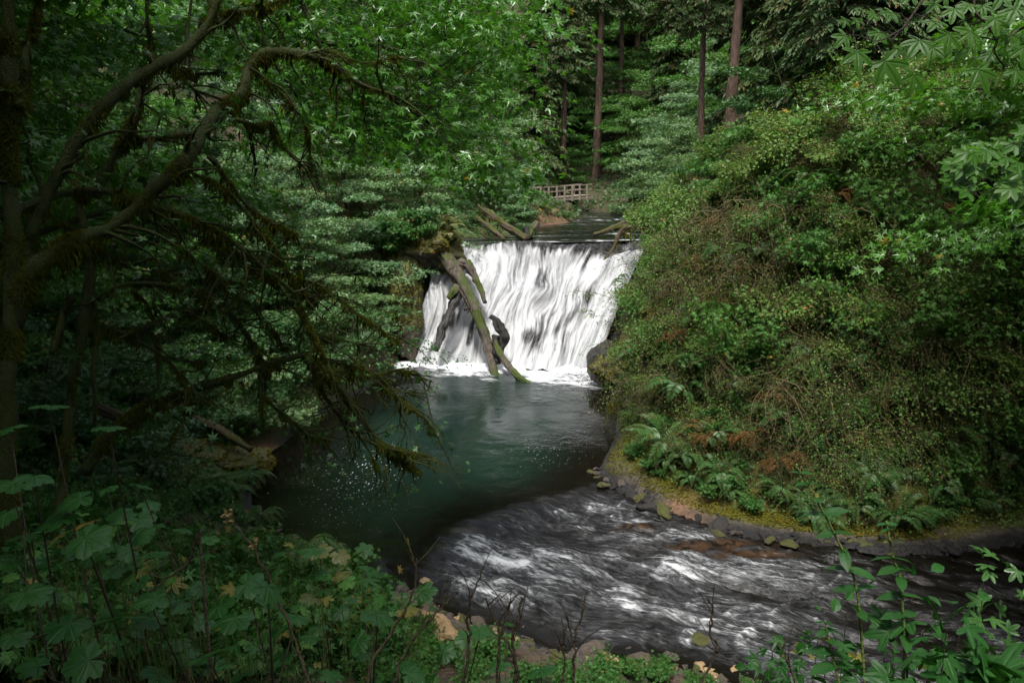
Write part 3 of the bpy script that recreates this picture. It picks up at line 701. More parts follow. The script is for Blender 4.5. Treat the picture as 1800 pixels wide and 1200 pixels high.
def broadleaf(seed, H, spread, nlimb, per, nleaf, lsize, tpl, tr, base=.22, boughR=1.0, rise=.4, lean=.1, mats=('bark_moss', 'maple'), multi=1, name='tree'):
    r = np.random.default_rng(seed); tm = MB(); cm = MB()
    C, O, R, tw = [], [], [], []
    for s in range(multi):
        az0 = r.random() * 6.28; ln = lean + (.35 if multi > 1 else 0)
        top = np.array([math.cos(az0) * ln * H, math.sin(az0) * ln * H, H * .82])
        TP = catmull([np.array([0, 0, -.8]), np.array([.02 * H * math.cos(az0), .02 * H * math.sin(az0), .15 * H]), top * np.array([.35, .35, .55]) + r.normal(0, .03 * H, 3), top], 16)
        rad = tr * (np.linspace(1, .16, 16)) * (1 / math.sqrt(multi)); rad[0] *= 1.5
        tm.add(*tube(TP, rad, 9, .25, 1.2 / max(tr, .05) * .25, seed + s))
        nl = max(3, nlimb // multi)
        for k in range(nl):
            h = base + (1 - base) * (k + r.random() * .6) / nl
            f = h * 15; i = min(int(f), 14); p0 = TP[i] + (TP[i + 1] - TP[i]) * (f - i)
            az = k * 2.4 + r.random() * .9 + s
            L = spread * (.55 + .6 * math.sin(math.pi * min(1, .22 + .78 * (h - base) / (1 - base)))) * (.75 + .4 * r.random())
            o = np.array([math.cos(az), math.sin(az), 0])
            e = p0 + o * L + UP * (L * rise * (.4 + .9 * r.random()) * (1.2 - .6 * (1 - h)))
            mid = p0 + o * L * .5 + UP * (L * rise * .65) + r.normal(0, .06 * L, 3)
            LP = catmull([p0, mid, e + UP * -.05 * L], 8)
            tm.add(*tube(LP, np.interp(np.linspace(0, 1, 8), [0, 1], [tr * .34 * (1.15 - .6 * h), tr * .05]), 5, .2, 3, seed + k, cap=False))
            for b in range(per):
                t = .30 + .70 * (b + r.random() * .7) / per
                f2 = min(t, .999) * 7; j = int(f2); q = LP[j] + (LP[min(j + 1, 7)] - LP[j]) * (f2 - j)
                side = np.cross(o, UP) * (1 if b % 2 else -1)
                c = q + side * (L * .30 * (1.1 - t) + boughR * .4) * (.4 + r.random()) + o * boughR * .3 + UP * r.normal(.05, .14) * boughR
                C.append(c); O.append(o * .8 + side * .6 * (1 - .5 * t)); R.append(boughR * (.65 + .6 * r.random()))
                tw.append([q, (q + c) / 2 + UP * .06 * boughR, c])
    C, O, R = np.array(C), np.array(O), np.array(R)
    bough_leaves(r, cm, C, O, R, nleaf, tpl, lsize)
    tm.add(*twigs(np.array(tw), tr * .06 + .006, .004))
    for _ in range(4):
        d = norm(O + rvec(r, len(O), .8) * np.array([1, 1, .25])); e = C + d * R[:, None] * 1.05 - UP * (.22 * R)[:, None]
        tm.add(*twigs(np.stack([C, (C + e) / 2 + UP * .03, e], 1), .008, .003))
    return [('trunk', tm.mesh(name + '_trunk', M[mats[0]])), ('crown', cm.mesh(name + '_crown', M[mats[1]], False))]
def bush(seed, H, W, nst, nb, nleaf, lsize, tpl, mats, boughR=.32, name='shrub', arch=.35):
    r = np.random.default_rng(seed); sm = MB(); fm = MB(); C, O, R, ST, tw = [], [], [], [], []
    for k in range(nst):
        az = k * 2.4 + r.random(); o = np.array([math.cos(az), math.sin(az), 0]); w = W * (.35 + .65 * r.random()); h = H * (.6 + .45 * r.random())
        P = catmull([np.zeros(3) - UP * .25, o * w * .3 + UP * h * .55, o * w * .75 + UP * h * .95, o * w * 1.1 + UP * h * (1 - arch * .6)], 7)
        P += r.normal(0, .03 * H, P.shape); ST.append(P)
        for b in range(nb):
            t = .25 + .75 * (b + r.random()) / nb; f = min(t, .999) * 6; j = int(f); q = P[j] + (P[j + 1] - P[j]) * (f - j)
            c = q + r.normal(0, .16 * W, 3) * np.array([1, 1, .5]); C.append(c); O.append(o + r.normal(0, .5, 3)); R.append(boughR * (.6 + .7 * r.random())); tw.append([q, (q + c) / 2 + UP * .03, c])
    C, O, R = np.array(C), np.array(O), np.array(R)
    bough_leaves(r, fm, C, O + rvec(r, len(O), .4), R, nleaf, tpl, lsize, .34, .2, .6, .75)
    sm.add(*twigs(np.array(ST), .016 * H, .004, 4)); sm.add(*twigs(np.array(tw), .006, .003))
    for _ in range(3):
        d = norm(O + rvec(r, len(O), .7)); e = C + d * R[:, None] * 1.1
        sm.add(*twigs(np.stack([C, (C + e) / 2 + UP * .02, e], 1), .004, .002))
    return [('stem', sm.mesh(name + '_stem', M[mats[0]])), ('foliage', fm.mesh(name + '_foliage', M[mats[1]], False))]
def conifer(seed, H, tr, first, nbr, blen, mats=('bark', 'needle'), dens=120, name='conifer', bare=0):
    r = np.random.default_rng(seed); tm = MB(); cm = MB()
    z = np.linspace(-1.5, H, 30); TP = np.stack([.012 * H * np.sin(z / H * 3), 0 * z, z], -1); TP[:, 1] += r.normal(0, .02, 30)
    tm.add(*tube(TP, np.interp(z, [-1.5, 1.5, H], [tr * 1.35, tr, .04]), 12, .16, 1.5, seed))
    BP = []
    for k in range(nbr):
        h = H * (first + (1 - first) * ((k + r.random()) / nbr)); az = k * 2.39996 + r.normal(0, .3); o = np.array([math.cos(az), math.sin(az), 0])
        f = (h - H * first) / (H * (1 - first)); L = blen * (.35 + .75 * math.sin(math.pi * (.16 + .80 * f) ** .8)) * (.7 + .5 * r.random()); L *= min(1, 1.15 - f) + .05
        P = catmull([np.array([0, 0, h]), o * L * .5 + UP * (h - .06 * L), o * L + UP * (h - .38 * L)], 6) + r.normal(0, .02 * L, (6, 3)); BP.append(P)
        n = int(dens * (.4 + L / blen)); t = r.random(n) ** .75; ff = np.minimum(t, .999) * 5; j = ff.astype(int); q = P[j] + (P[j + 1] - P[j]) * (ff - j)[:, None]
        side = np.cross(o, UP) * np.sign(r.normal(size=n))[:, None]; w = L * .30 * np.sin(math.pi * (.12 + .8 * t)) * r.random(n)
        q = q + side * w[:, None] + o * (w * .5)[:, None] - UP * (w * .35 + .10 * r.random(n))[:, None]
        D = side * .7 + o * .8 - UP * .55 + rvec(r, n, .35); place(cm, T_SLIM, q, D, UP + rvec(r, n, .4), .30 + .32 * r.random(n))
    tm.add(*twigs(np.array(BP), .045, .012, 4))
    if bare:                                    # dead snags below the crown
        q = r.random(bare) * first * H * .9 + .08 * H; az = r.random(bare) * 6.28; o = np.stack([np.cos(az), np.sin(az), 0 * az], -1); L = .5 + 1.2 * r.random(bare)
        c = np.stack([0 * q, 0 * q, q], -1); tm.add(*twigs(np.stack([c, c + o * L[:, None] * .5 - UP * .05, c + o * L[:, None] - UP * (L * .3)[:, None]], 1), .035, .01, 4))
    return [('trunk', tm.mesh(name + '_trunk', M[mats[0]])), ('crown', cm.mesh(name + '_crown', M[mats[1]], False))]
def fern(seed, L, nf, mat, name='fern'):
    r = np.random.default_rng(seed); sm = MB(); fm = MB()
    for k in range(nf):
        az = k * 2.4 + r.normal(0, .25); o = np.array([math.cos(az), math.sin(az), 0]); l = L * (.7 + .4 * r.random()); up = .45 + .5 * r.random()
        P = catmull([np.zeros(3), o * l * .35 + UP * l * up * .75, o * l * .75 + UP * l * up * .8, o * l * 1.05 + UP * l * up * .35], 9); sm.add(*tube(P, np.linspace(.006, .002, 9), 3, cap=False))
        n = 26; t = np.linspace(.10, .98, n); f = t * 8; j = np.minimum(f.astype(int), 7); q = P[j] + (P[j + 1] - P[j]) * (f - j)[:, None]; T = norm(P[np.minimum(j + 1, 8)] - P[j]); sd = norm(np.cross(T, UP)); nn = np.cross(sd, T)
        w = .20 * l * np.sin(math.pi * np.clip(.16 + .84 * t, 0, 1)) ** .8 + .01
        for s in (-1, 1): place(fm, T_PIN, q, sd * s + T * .35 - UP * .12 + rvec(r, n, .06), nn + rvec(r, n, .12), w)
    return [('stalk', sm.mesh(name + '_stalk', M['green_stalk'])), ('foliage', fm.mesh(name + '_frond', M[mat], False))]
T_PIN = diamond(.13, .03, .15)
def tangle(seed, W, H, n, mats=('twig', 'olive'), nl=900, name='tangle'):
    """a mat of hanging roots and bare twigs with few leaves"""
    r = np.random.default_rng(seed); sm = MB(); fm = MB(); P = []
    for k in range(n):
        p = np.array([r.normal(0, W * .35), r.normal(0, W * .12), H * (.25 + .5 * r.random())]); d = norm(np.array([r.normal(), r.normal() - .8, .7 * r.random()])); pts = [p]
        for s in range(6):
            d = norm(d + r.normal(0, .30, 3) - UP * .30); p = p + d * H * .17; pts.append(p)
        P.append(pts)
    P = np.array(P); sm.add(*twigs(P, .004 + .012 * r.random(n) ** 2, .002, 3))
    i = r.integers(0, n, n * 3); j = r.integers(1, 6, n * 3); q = P[i, j]; d = norm(rvec(r, n * 3) - UP * .4) * (H * .16); sm.add(*twigs(np.stack([q, q + d * .5 - UP * .01, q + d - UP * .04], 1), .004, .0015))
    i = r.integers(0, n, nl); j = r.integers(0, 7, nl); q = P[i, j] + rvec(r, nl, .06 * H); place(fm, T_DIA, q, rvec(r, nl) - UP * .4, UP + rvec(r, nl, .6), .03 + .03 * r.random(nl))
    return [('twig', sm.mesh(name + '_twig', M[mats[0]])), ('foliage', fm.mesh(name + '_foliage', M[mats[1]], False))]

K = {}
K['roof'] = [broadleaf(90 + k, 20, 7.0, 17, 9, 140, .21, T_MAPLE, .34, .45, 1.7, .25, mats=('bark_moss', 'maple'), name='shade_maple') for k in range(2)]  # high-crowned maple, added to cast canopy shade
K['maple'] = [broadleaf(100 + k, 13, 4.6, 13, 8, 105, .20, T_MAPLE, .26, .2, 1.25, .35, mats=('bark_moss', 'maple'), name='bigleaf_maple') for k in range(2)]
K['pale'] = [broadleaf(120 + k, 11, 4.2, 13, 8, 110, .21, T_MAPLE, .22, .08, 1.15, .22, mats=('bark_moss', 'maple_pale'), name='pale_maple') for k in range(3)]
K['vine'] = [broadleaf(140 + k, 5.2, 2.3, 10, 6, 95, .135, T_MAPLE, .09, .08, .72, .3, mats=('bark_moss', 'vine'), multi=3, name='vine_maple') for k in range(3)]
K['palevine'] = [broadleaf(150 + k, 4.6, 2.3, 10, 6, 105, .12, T_MAPLE, .08, .02, .70, .2, mats=('bark_moss', 'maple_pale'), multi=3, name='pale_vine_maple') for k in range(2)]
K['lush'] = [bush(165 + k, 1.15, .95, 7, 6, 24, .125, T_MAPLE, ('twig', 'lush'), .32, 'lush_shrub') for k in range(2)]
K['shrub'] = [bush(160 + k, 1.35, 1.0, 8, 6, 50, .092, T_DIA, ('twig', 'sage'), .30, 'leafy_shrub') for k in range(3)]
K['bigbush'] = [bush(168 + k, 1.7, 1.7, 13, 8, 40, .105, T_MAPLE if k else T_DIA, ('twig', 'lush' if k else 'sage'), .42, 'big_shrub') for k in range(2)]
K['olive'] = [bush(170 + k, 1.15, .8, 9, 5, 48, .045, T_DIA, ('twig', 'olive'), .26, 'olive_shrub') for k in range(2)]
K['herb'] = [bush(180 + k, .55, .5, 6, 5, 26, .085, T_MAPLE, ('green_stalk', 'herb'), .22, 'herb') for k in range(2)]
K['fern'] = [fern(190 + k, .95, 15, 'fern', 'sword_fern') for k in range(2)]
K['deadfern'] = [fern(197, .95, 16, 'deadfern', 'dead_fern')]
K['palefern'] = [fern(195, .95, 14, 'fern_pale', 'pale_fern')]
K['tangle'] = [tangle(200 + k, 1.5, 1.6, 36, ('twig_pale' if k == 3 else 'twig', 'olive' if k % 2 else 'sage'), 1300, name='root_tangle') for k in range(4)]
K['tallfir'] = [conifer(230 + k, 36, .46, .50, 64, 4.2, ('bark', 'needle'), 120, 'tall_fir', bare=26) for k in range(2)]
K['fir'] = [conifer(210 + k, 34, .44, .22, 92, 4.6, name='fir_tree', bare=16) for k in range(2)]
K['hemlock'] = [conifer(220 + k, 20, .24, .06, 88, 3.4, ('bark_dark', 'needle'), 130, 'hemlock') for k in range(2)]
PLACED = []
def plant(kind, loc, label, cat, name, group=None, rz=None, sc=1.0, var=None, stretch=1.0, tilt=None):
    vs = K[kind]; v = vs[rng.integers(len(vs)) if var is None else var % len(vs)]
    rz = rng.random() * 6.28 if rz is None else rz
    o = thing(name, loc, label, cat, group, rz, (sc, sc, sc * stretch))
    if tilt is not None: o.rotation_euler = (tilt[0], tilt[1], rz)
    for pn, me in v: link(pn, me, o)
    return o
GAP = lambda P: vnoise(P * np.array([.42, .42, .5]) + 5.5, 88) + .35 * vnoise(P * 1.1, 89)      # bare hollows of the bank
def in_poly(u, v, poly):
    return sdist(np.asarray(u, float), np.asarray(v, float), np.asarray(poly, float)) < 0
def scatter(poly, n, gap, seed, tmax=120., zmin=.25, ymax=None, gap_=0):
    """spots on the ground seen through a region, at least gap metres apart"""
    r = np.random.default_rng(seed); poly = np.asarray(poly, float); lo, hi = poly.min(0), poly.max(0); out = np.zeros((0, 3))
    u = lo[0] + (hi[0] - lo[0]) * r.random(n * 14); v = lo[1] + (hi[1] - lo[1]) * r.random(n * 14)
    k = in_poly(u, v, poly); u, v = u[k], v[k]
    P = on_ground(u, v, tmax); ok = ~np.isnan(P[:, 0]) & (P[:, 2] > zmin); P = P[ok]
    if ymax is not None: P = P[P[:, 1] < ymax]
    d1 = sdist(P[:, 0], P[:, 1], W1); d2 = sdist(P[:, 0], P[:, 1], W2); df = sdist(P[:, 0], P[:, 1], FPOLY); P = P[(d1 > .25) & (d2 > .3) & (df > .6)]
    if gap_: P = P[(GAP(P) > -.12) | (P[:, 2] > 8.3)] if gap_ > 0 else P[(GAP(P) < .05) & (P[:, 2] < 9.5)]
    keep = []
    for p in P:
        if len(keep) >= n: break
        if not keep or np.min(np.linalg.norm(np.array(keep) - p, axis=1)) > gap: keep.append(p)
    return np.array(keep)
# ================================================================ planting
def nth(i, what, frm): return (what + ', ' + ('nearest to ' if i == 0 else ORD[i] + ' from ') + frm)
FALL = np.array([0, 40., 2]); BRIDGE = np.array([5.2, 84., 7.]); EYE = CAM
def byd(P, ref): return P[np.argsort(np.linalg.norm(P - ref, axis=1))]
# --- the cliff bank: shrubs, ferns, hanging root mats
CLIFF = [(1062, 640), (1100, 540), (1132, 420), (1160, 330), (1260, 250), (1420, 225), (1800, 230), (1800, 930), (1600, 950), (1440, 930), (1300, 890), (1180, 850), (1095, 800), (1085, 740), (1095, 690)]
bright = [(1062, 640), (1100, 540), (1132, 420), (1160, 330), (1260, 250), (1420, 260), (1480, 420), (1500, 640), (1480, 740), (1300, 740), (1120, 680)]
P = scatter(bright, 66, .95, 1, gap_=1); P = P[P[:, 2] > 2.6]
for p in P: plant('shrub', p - UP * .05, 'small pale green leafy shrub on the bright end of the steep bank', 'shrub', 'leafy_shrub', 'pale shrubs on the steep bank', sc=.55 + 1.0 * rng.random() ** 2.2, stretch=.95, tilt=rng.normal(0, .35, 2))
P = scatter(bright + [], 46, 1.05, 41, gap_=1); P = P[P[:, 2] > 2.6]
for p in P: plant('lush', p - UP * .05, 'shrub of larger fresh green leaves on the bright end of the steep bank', 'shrub', 'leafy_shrub', 'larger leaved shrubs on the steep bank', sc=.6 + .6 * rng.random(), tilt=rng.normal(0, .3, 2))
P = scatter([(1430, 300), (1800, 300), (1800, 860), (1500, 800)], 26, 1.5, 42); P = P[P[:, 2] > 2.6]
for p in P: plant('lush', p - UP * .05, 'shrub of larger green leaves on the shaded end of the steep bank', 'shrub', 'leafy_shrub', 'larger leaved shrubs on the shaded bank', sc=.7 + .6 * rng.random(), tilt=rng.normal(0, .3, 2))
for i, (u, v, s, vr) in enumerate(sorted([(1115, 560, .9, 0), (1165, 640, .8, 1), (1310, 660, 1.0, 1), (1400, 470, .9, 1), (1180, 500, .8, 1), (1650, 640, 1.25, 1), (1720, 700, 1.2, 0), (1770, 600, 1.2, 1), (1640, 720, 1.0, 0), (1760, 780, 1.0, 1), (1120, 660, .8, 0), (1560, 480, .9, 0)], key=lambda q: np.linalg.norm(on_ground(q[0], q[1])[0] - FALL))):
    p = on_ground(u, v)[0]; plant('bigbush', p - UP * .1, nth(i, 'big billowing shrub of ' + ('larger' if vr else 'small') + ' leaves on the steep bank', 'the waterfall'), 'shrub', 'leafy_shrub', 'big shrubs on the steep bank', sc=s, var=vr, tilt=rng.normal(0, .25, 2))
P = scatter([(1430, 130), (1800, 100), (1800, 850), (1560, 800), (1480, 740), (1480, 500)], 58, 1.1, 2, gap_=1); P = P[P[:, 2] > 2.6]
for p in P: plant('shrub', p - UP * .05, 'small dusky leafy shrub on the shaded end of the steep bank', 'shrub', 'leafy_shrub', 'shaded shrubs on the steep bank', sc=.8 + .7 * rng.random(), stretch=.9, tilt=rng.normal(0, .35, 2))
P = scatter([(1110, 540), (1132, 420), (1160, 330), (1260, 250), (1800, 200), (1800, 900), (1440, 780), (1150, 720)], 40, 1.3, 3); P = P[P[:, 2] > 2.4]
for p in P: plant('olive', p - UP * .05, 'olive brown twiggy shrub scattered between the greener shrubs of the steep bank', 'shrub', 'twiggy_shrub', 'twiggy shrubs on the steep bank', sc=.8 + .6 * rng.random())
P = scatter(CLIFF, 78, 1.0, 4)
for p in P: plant('fern', p, 'green sword fern drooping from the steep bank', 'fern', 'sword_fern', 'sword ferns on the steep bank', sc=.7 + .7 * rng.random(), tilt=(rng.normal(.0, .3), rng.normal(0, .3)))
P = scatter([(1110, 480), (1200, 400), (1700, 380), (1800, 600), (1800, 900), (1500, 880), (1120, 760)], 58, .95, 5, gap_=-1); P = np.vstack([P, scatter([(1100, 600), (1200, 480), (1500, 420), (1800, 420), (1800, 860), (1480, 740), (1120, 720)], 20, 1.4, 45)])
for p in P: plant('tangle', p + np.array([0, -.35, -.3]), 'tangle of bare roots and twigs hanging down the steep bank', 'roots', 'root_tangle', 'hanging root tangles on the steep bank', rz=rng.normal(0, .5), sc=.75 + .7 * rng.random())
P = scatter([(1090, 800), (1200, 800), (1500, 850), (1720, 860), (1720, 950), (1440, 945), (1260, 900), (1150, 855)], 22, .8, 6)
P = np.vstack([P, scatter([(1100, 690), (1300, 740), (1800, 830), (1800, 940), (1440, 930), (1160, 850), (1095, 780)], 34, .8, 7)])
for p in P: plant('herb', p, 'low bright herb clump in the mossy foot of the steep bank above the stream', 'herb', 'herb_clump', 'herb clumps at the mossy foot', sc=.4 + .45 * rng.random())
P = scatter([(1100, 720), (1300, 750), (1800, 800), (1800, 940), (1440, 920), (1160, 840)], 34, .9, 8)
for p in P: plant('fern', p, 'small fern near the mossy foot of the steep bank', 'fern', 'sword_fern', 'ferns near the mossy foot', sc=.4 + .4 * rng.random())
P = np.vstack([scatter([(1110, 600), (1300, 620), (1480, 660), (1480, 790), (1300, 780), (1120, 740)], 26, .9, 46), scatter([(1480, 560), (1800, 560), (1800, 880), (1500, 830)], 30, 1.0, 47)])
for p in P: plant('lush' if rng.random() < .6 else 'shrub', p, 'small drooping green shrub low on the steep bank among the dead twigs', 'shrub', 'leafy_shrub', 'low shrubs among the dead twigs', sc=.4 + .45 * rng.random(), tilt=(rng.normal(0, .4), rng.normal(0, .4)))
P = scatter([(1110, 500), (1200, 380), (1700, 330), (1800, 500), (1800, 900), (1500, 880), (1120, 760)], 28, .9, 9, gap_=-1)
for p in P: plant('deadfern', p, 'brown dead fern hanging in a bare hollow of the steep bank', 'fern', 'dead_fern', 'dead ferns on the steep bank', sc=.6 + .5 * rng.random())
# --- leafy trees on top of the bank
for i, (u, v, d, s, k) in enumerate(byd_ := [(1175, 330, 46, .50, 'palevine'), (1215, 300, 42, .45, 'vine'), (1265, 285, 38, .48, 'palevine'), (1330, 270, 36, .7, 'vine'), (1390, 260, 35, .8, 'vine'), (1460, 250, 37, .9, 'vine'), (1540, 250, 34, 1.2, 'vine'), (1620, 250, 35, 1.3, 'vine'), (1700, 240, 33, 1.3, 'vine'), (1780, 240, 34, 1.4, 'vine')]):
    p = at(u, v, d); p[2] = gz(p[0], p[1])
    plant(k, p, nth(i, 'vine maple on the brow of the steep bank', 'the waterfall'), 'tree', 'vine_maple', 'vine maples on the brow', sc=s)
behind = sorted([(1165, 62, .66, 'pale'), (1215, 74, .85, 'pale'), (1130, 74, .62, 'pale'), (1335, 52, .5, 'pale'), (1420, 56, .7, 'maple'), (1520, 50, .8, 'maple'), (1640, 48, .95, 'maple'), (1760, 46, 1.0, 'maple'), (1275, 78, .9, 'pale'), (1590, 62, 1.1, 'maple'), (1720, 60, 1.2, 'maple')], key=lambda q: np.linalg.norm(at(q[0], 250, q[1]) - FALL)); npale = 0
for u, d, s, k in behind:
    p = at(u, 250, d); p[2] = gz(p[0], p[1])
    plant(k, p, 'bigleaf maple standing in the woods behind the brow of the steep bank' if k == 'maple' else nth(npale, 'pale leafed maple at the valley side behind the steep bank', 'the waterfall'), 'tree', 'bigleaf_maple', 'maples behind the steep bank', sc=s); npale += k == 'pale'
# --- wooded slope across from it
SLOPE = [(440, 320), (560, 280), (700, 330), (800, 380), (790, 430), (720, 480), (700, 560), (700, 640), (620, 690), (560, 720), (440, 760)]
P = byd(scatter(SLOPE, 26, 1.7, 11), FALL)
for i, p in enumerate(P): plant('palevine' if p[1] > 36 or i % 2 else 'vine', p, nth(i, 'vine maple on the wooded slope by the pool', 'the waterfall'), 'tree', 'vine_maple', 'vine maples on the wooded slope', sc=.6 + .3 * rng.random(), stretch=.9)
P = scatter([(660, 330), (800, 350), (800, 420), (740, 460), (715, 560), (690, 640), (640, 600), (620, 420)], 34, .9, 12)
for p in P: plant('fern', p, 'small fern on the leaf strewn slope beside the falls', 'fern', 'wood_fern', 'ferns on the slope beside the falls', sc=.6 + .5 * rng.random())
DIM = [(0, 330), (180, 300), (440, 320), (470, 560), (440, 760), (300, 830), (100, 840), (0, 840)]
P = byd(scatter(DIM, 30, 2.2, 13), FALL)
for i, p in enumerate(P): plant('vine', p, nth(i, 'shaded vine maple behind the mossy maple limbs', 'the waterfall'), 'tree', 'vine_maple', 'shaded vine maples', sc=.55 + .35 * rng.random(), stretch=.85)
P = scatter(DIM + [], 60, 1.0, 14)
for p in P: plant('herb', p, 'broad leaved herb clump on the dim forest floor behind the mossy limbs', 'herb', 'herb_clump', 'herb clumps on the dim forest floor', sc=1.1 + 1.0 * rng.random())
P = scatter(DIM, 26, 1.5, 15)
for p in P: plant('fern', p, 'sword fern on the dim forest floor behind the mossy limbs', 'fern', 'sword_fern', 'ferns on the dim forest floor', sc=.9 + .5 * rng.random())
r5 = np.random.default_rng(5)
spots = [(-15, 31, .8), (-20, 35, .9), (-12, 37, .6), (-17, 43, .8), (-24, 40, 1.0), (-11.5, 47, .62), (-9, 52, .55), (-15, 54, .8), (-23, 52, 1.0), (-30, 46, 1.1), (-6.5, 57, .55), (-11, 62, .8), (-19, 64, 1.0), (-28, 60, 1.1), (-27, 31, 1.0), (-22, 24, .9), (-32, 37, 1.1), (-16, 24.5, .7), (-38, 54, 1.2), (-26, 20, 1.0), (-36, 28, 1.2)]
spots = sorted(spots, key=lambda q: math.hypot(q[0], q[1] - 40))
for i, (x, y, s) in enumerate(spots): plant('maple' if i % 3 else 'pale', (x, y, gz(x, y)), nth(i, 'bigleaf maple rising over the wooded slope', 'the waterfall'), 'tree', 'bigleaf_maple', 'maples on the wooded slope', sc=s)
# --- round the footbridge
far = [(-1.3, 59, .74, 'pale'), (.2, 55.5, .30, 'pale'), (-3, 66, .95, 'pale'), (.5, 72, .55, 'pale'), (-1.5, 50.8, .3, 'palevine'), (-3.5, 52.5, .42, 'vine'), (-.4, 62, .5, 'palevine'), (-.6, 67.5, .5, 'palevine'), (10.2, 62.5, .55, 'palevine'), (12.2, 60, .7, 'palevine'), (11.6, 67, .8, 'palevine'), (13.5, 66, .5, 'pale'), (15.5, 71, .62, 'pale'), (10.4, 74.5, .45, 'palevine'), (13.4, 77, .7, 'pale'), (17, 82, .85, 'pale'), (10.5, 99, .75, 'maple'), (6.5, 95, .6, 'maple'), (2.5, 92, .7, 'maple'), (13, 93, .7, 'maple'), (3.2, 99, .8, 'maple'), (-3, 92, 1.0, 'maple'), (8, 104, .8, 'maple'), (16, 96, .9, 'maple'), (-8, 78, 1.0, 'pale'), (-6, 71, .9, 'maple'), (20, 90, 1.0, 'maple')]
far = sorted(far, key=lambda q: math.hypot(q[0] - BRIDGE[0], q[1] - BRIDGE[1]))
for i, (x, y, s, k) in enumerate(far): plant(k, (x, y, gz(x, y) - .1), nth(i, {'maple': 'dark green maple', 'pale': 'pale green maple', 'palevine': 'low pale vine maple', 'vine': 'low green vine maple'}[k] + ' in the valley above the falls', 'the footbridge'), 'tree', 'bigleaf_maple' if k in ('maple', 'pale') else 'vine_maple', 'maples in the valley above the falls', sc=s)
P = scatter([(850, 330), (950, 345), (1000, 385), (940, 400), (840, 400), (800, 380)], 16, .9, 21)
for p in P: plant('fern', p, 'fern on the bank of the creek above the falls', 'fern', 'wood_fern', 'ferns by the upper creek', sc=1.0)
# --- conifers: those whose trunks stand out, then the wood behind
for i, (x, y, s, k) in enumerate([(-9, 99, .9, 'pale'), (-4, 104, .9, 'maple'), (1, 108, .9, 'pale'), (6, 110, .8, 'maple'), (11, 108, .8, 'pale'), (15, 104, .8, 'maple'), (19, 100, .8, 'pale'), (23, 97, .9, 'maple'), (12, 116, 1.0, 'maple'), (5, 118, 1.0, 'pale'), (18, 113, 1.0, 'maple'), (24, 108, 1.0, 'pale'), (29, 100, 1.0, 'maple'), (-1, 116, 1.0, 'maple'), (-8, 110, 1.0, 'pale'), (28, 88, .9, 'pale'), (24, 82, .8, 'maple'), (20.5, 76, .7, 'pale'), (18, 68, .6, 'maple')]):
    plant(k, (x, y, gz(x, y) - .2), ('dark' if k == 'maple' else 'pale') + ' maple under the tall firs at the head of the valley', 'tree', 'bigleaf_maple', ('dark' if k == 'maple' else 'pale') + ' maples under the tall firs', sc=s)
tall = [(1050, 92, 1.05, 'straight dark red trunk of a tall fir in the middle of the far wood'), (1091, 99, .85, 'slim fir trunk with drooping boughs behind the pale maples'), (988, 86, .80, 'fir with a brown trunk standing behind the pale maple above the bridge'),
        (1236, 47, .48, 'slender bare brown fir trunk at the edge of the steep bank woods'), (1281, 45, .70, 'thick moss flecked fir trunk beside the slender one'), (1160, 96, .7, 'fir trunk in the shade of the far wood above the creek bend'), (1118, 112, .9, 'far fir between the slim trunk and the creek bend'), (1378, 58, .7, 'fir trunk with mossy boughs behind the steep bank brow')]
for u, d, s, lab in tall:
    p = at(u, 200, d); p[2] = gz(p[0], p[1]); plant('tallfir', p - UP * .3, lab, 'fir tree', 'fir_tree', 'tall firs', sc=s)
hem = sorted([(985, 118, 1.2), (1030, 128, 1.3), (1085, 132, 1.2), (1110, 122, 1.2), (1140, 116, 1.1), (1060, 140, 1.4), (1200, 110, 1.2), (1180, 88, .9), (1250, 92, 1.1), (1310, 80, 1.1), (1475, 30, .62), (1400, 40, .7), (1560, 31.5, .66), (1655, 30.5, .7), (1745, 29, .7), (1600, 38, .8), (1690, 41, .85), (1340, 47, .75), (1010, 104, 1.1), (1065, 118, 1.2), (935, 84, 1.0), (965, 100, 1.2)], key=lambda q: q[0])
for i, (u, d, s) in enumerate(hem):
    p = at(u, 220, d); p[2] = gz(p[0], p[1]); plant('hemlock', p - UP * .2, 'moss hung hemlock, ' + ORD[i] + ' in line from the far wood to the steep bank', 'hemlock', 'hemlock', 'moss hung hemlocks', sc=s)
P = []
for k in range(4000):
    if len(P) >= 78: break
    q = np.array([r5.uniform(-75, 90), r5.uniform(64, 190)]); 
    if abs(q[0] - 6) < 12 and q[1] < 118: continue
    if abs(q[0]) / q[1] > .78: continue
    if P and min(np.hypot(q[0] - a[0], q[1] - a[1]) for a in P) < 4.6: continue
    P.append(q)
for q in P: plant('fir' if rng.random() < .6 else 'hemlock', (q[0], q[1], gz(q[0], q[1]) - .5), 'conifer in the dense dark wood closing off the hillside above the footbridge', 'conifer', 'conifer', 'conifers on the far hillside', sc=.85 + .45 * rng.random())
for x, y, s in [(-38, 40, 1.0), (-44, 52, 1.1), (-30, 62, 1.1), (-50, 34, 1.1), (-36, 26, 1.0), (-44, 22, 1.1), (-30, 16, .9), (34, 46, .9), (40, 38, 1.0), (28, 54, 1.0), (46, 52, 1.1), (36, 30, .9), (26, 36, .8), (22, 46, .8), (30, 42, .9), (50, 32, 1.0)]:
    plant('fir', (x, y, gz(x, y) - .5), 'dark conifer high on the valley side behind the maples', 'conifer', 'conifer', 'conifers on the valley sides', sc=s)
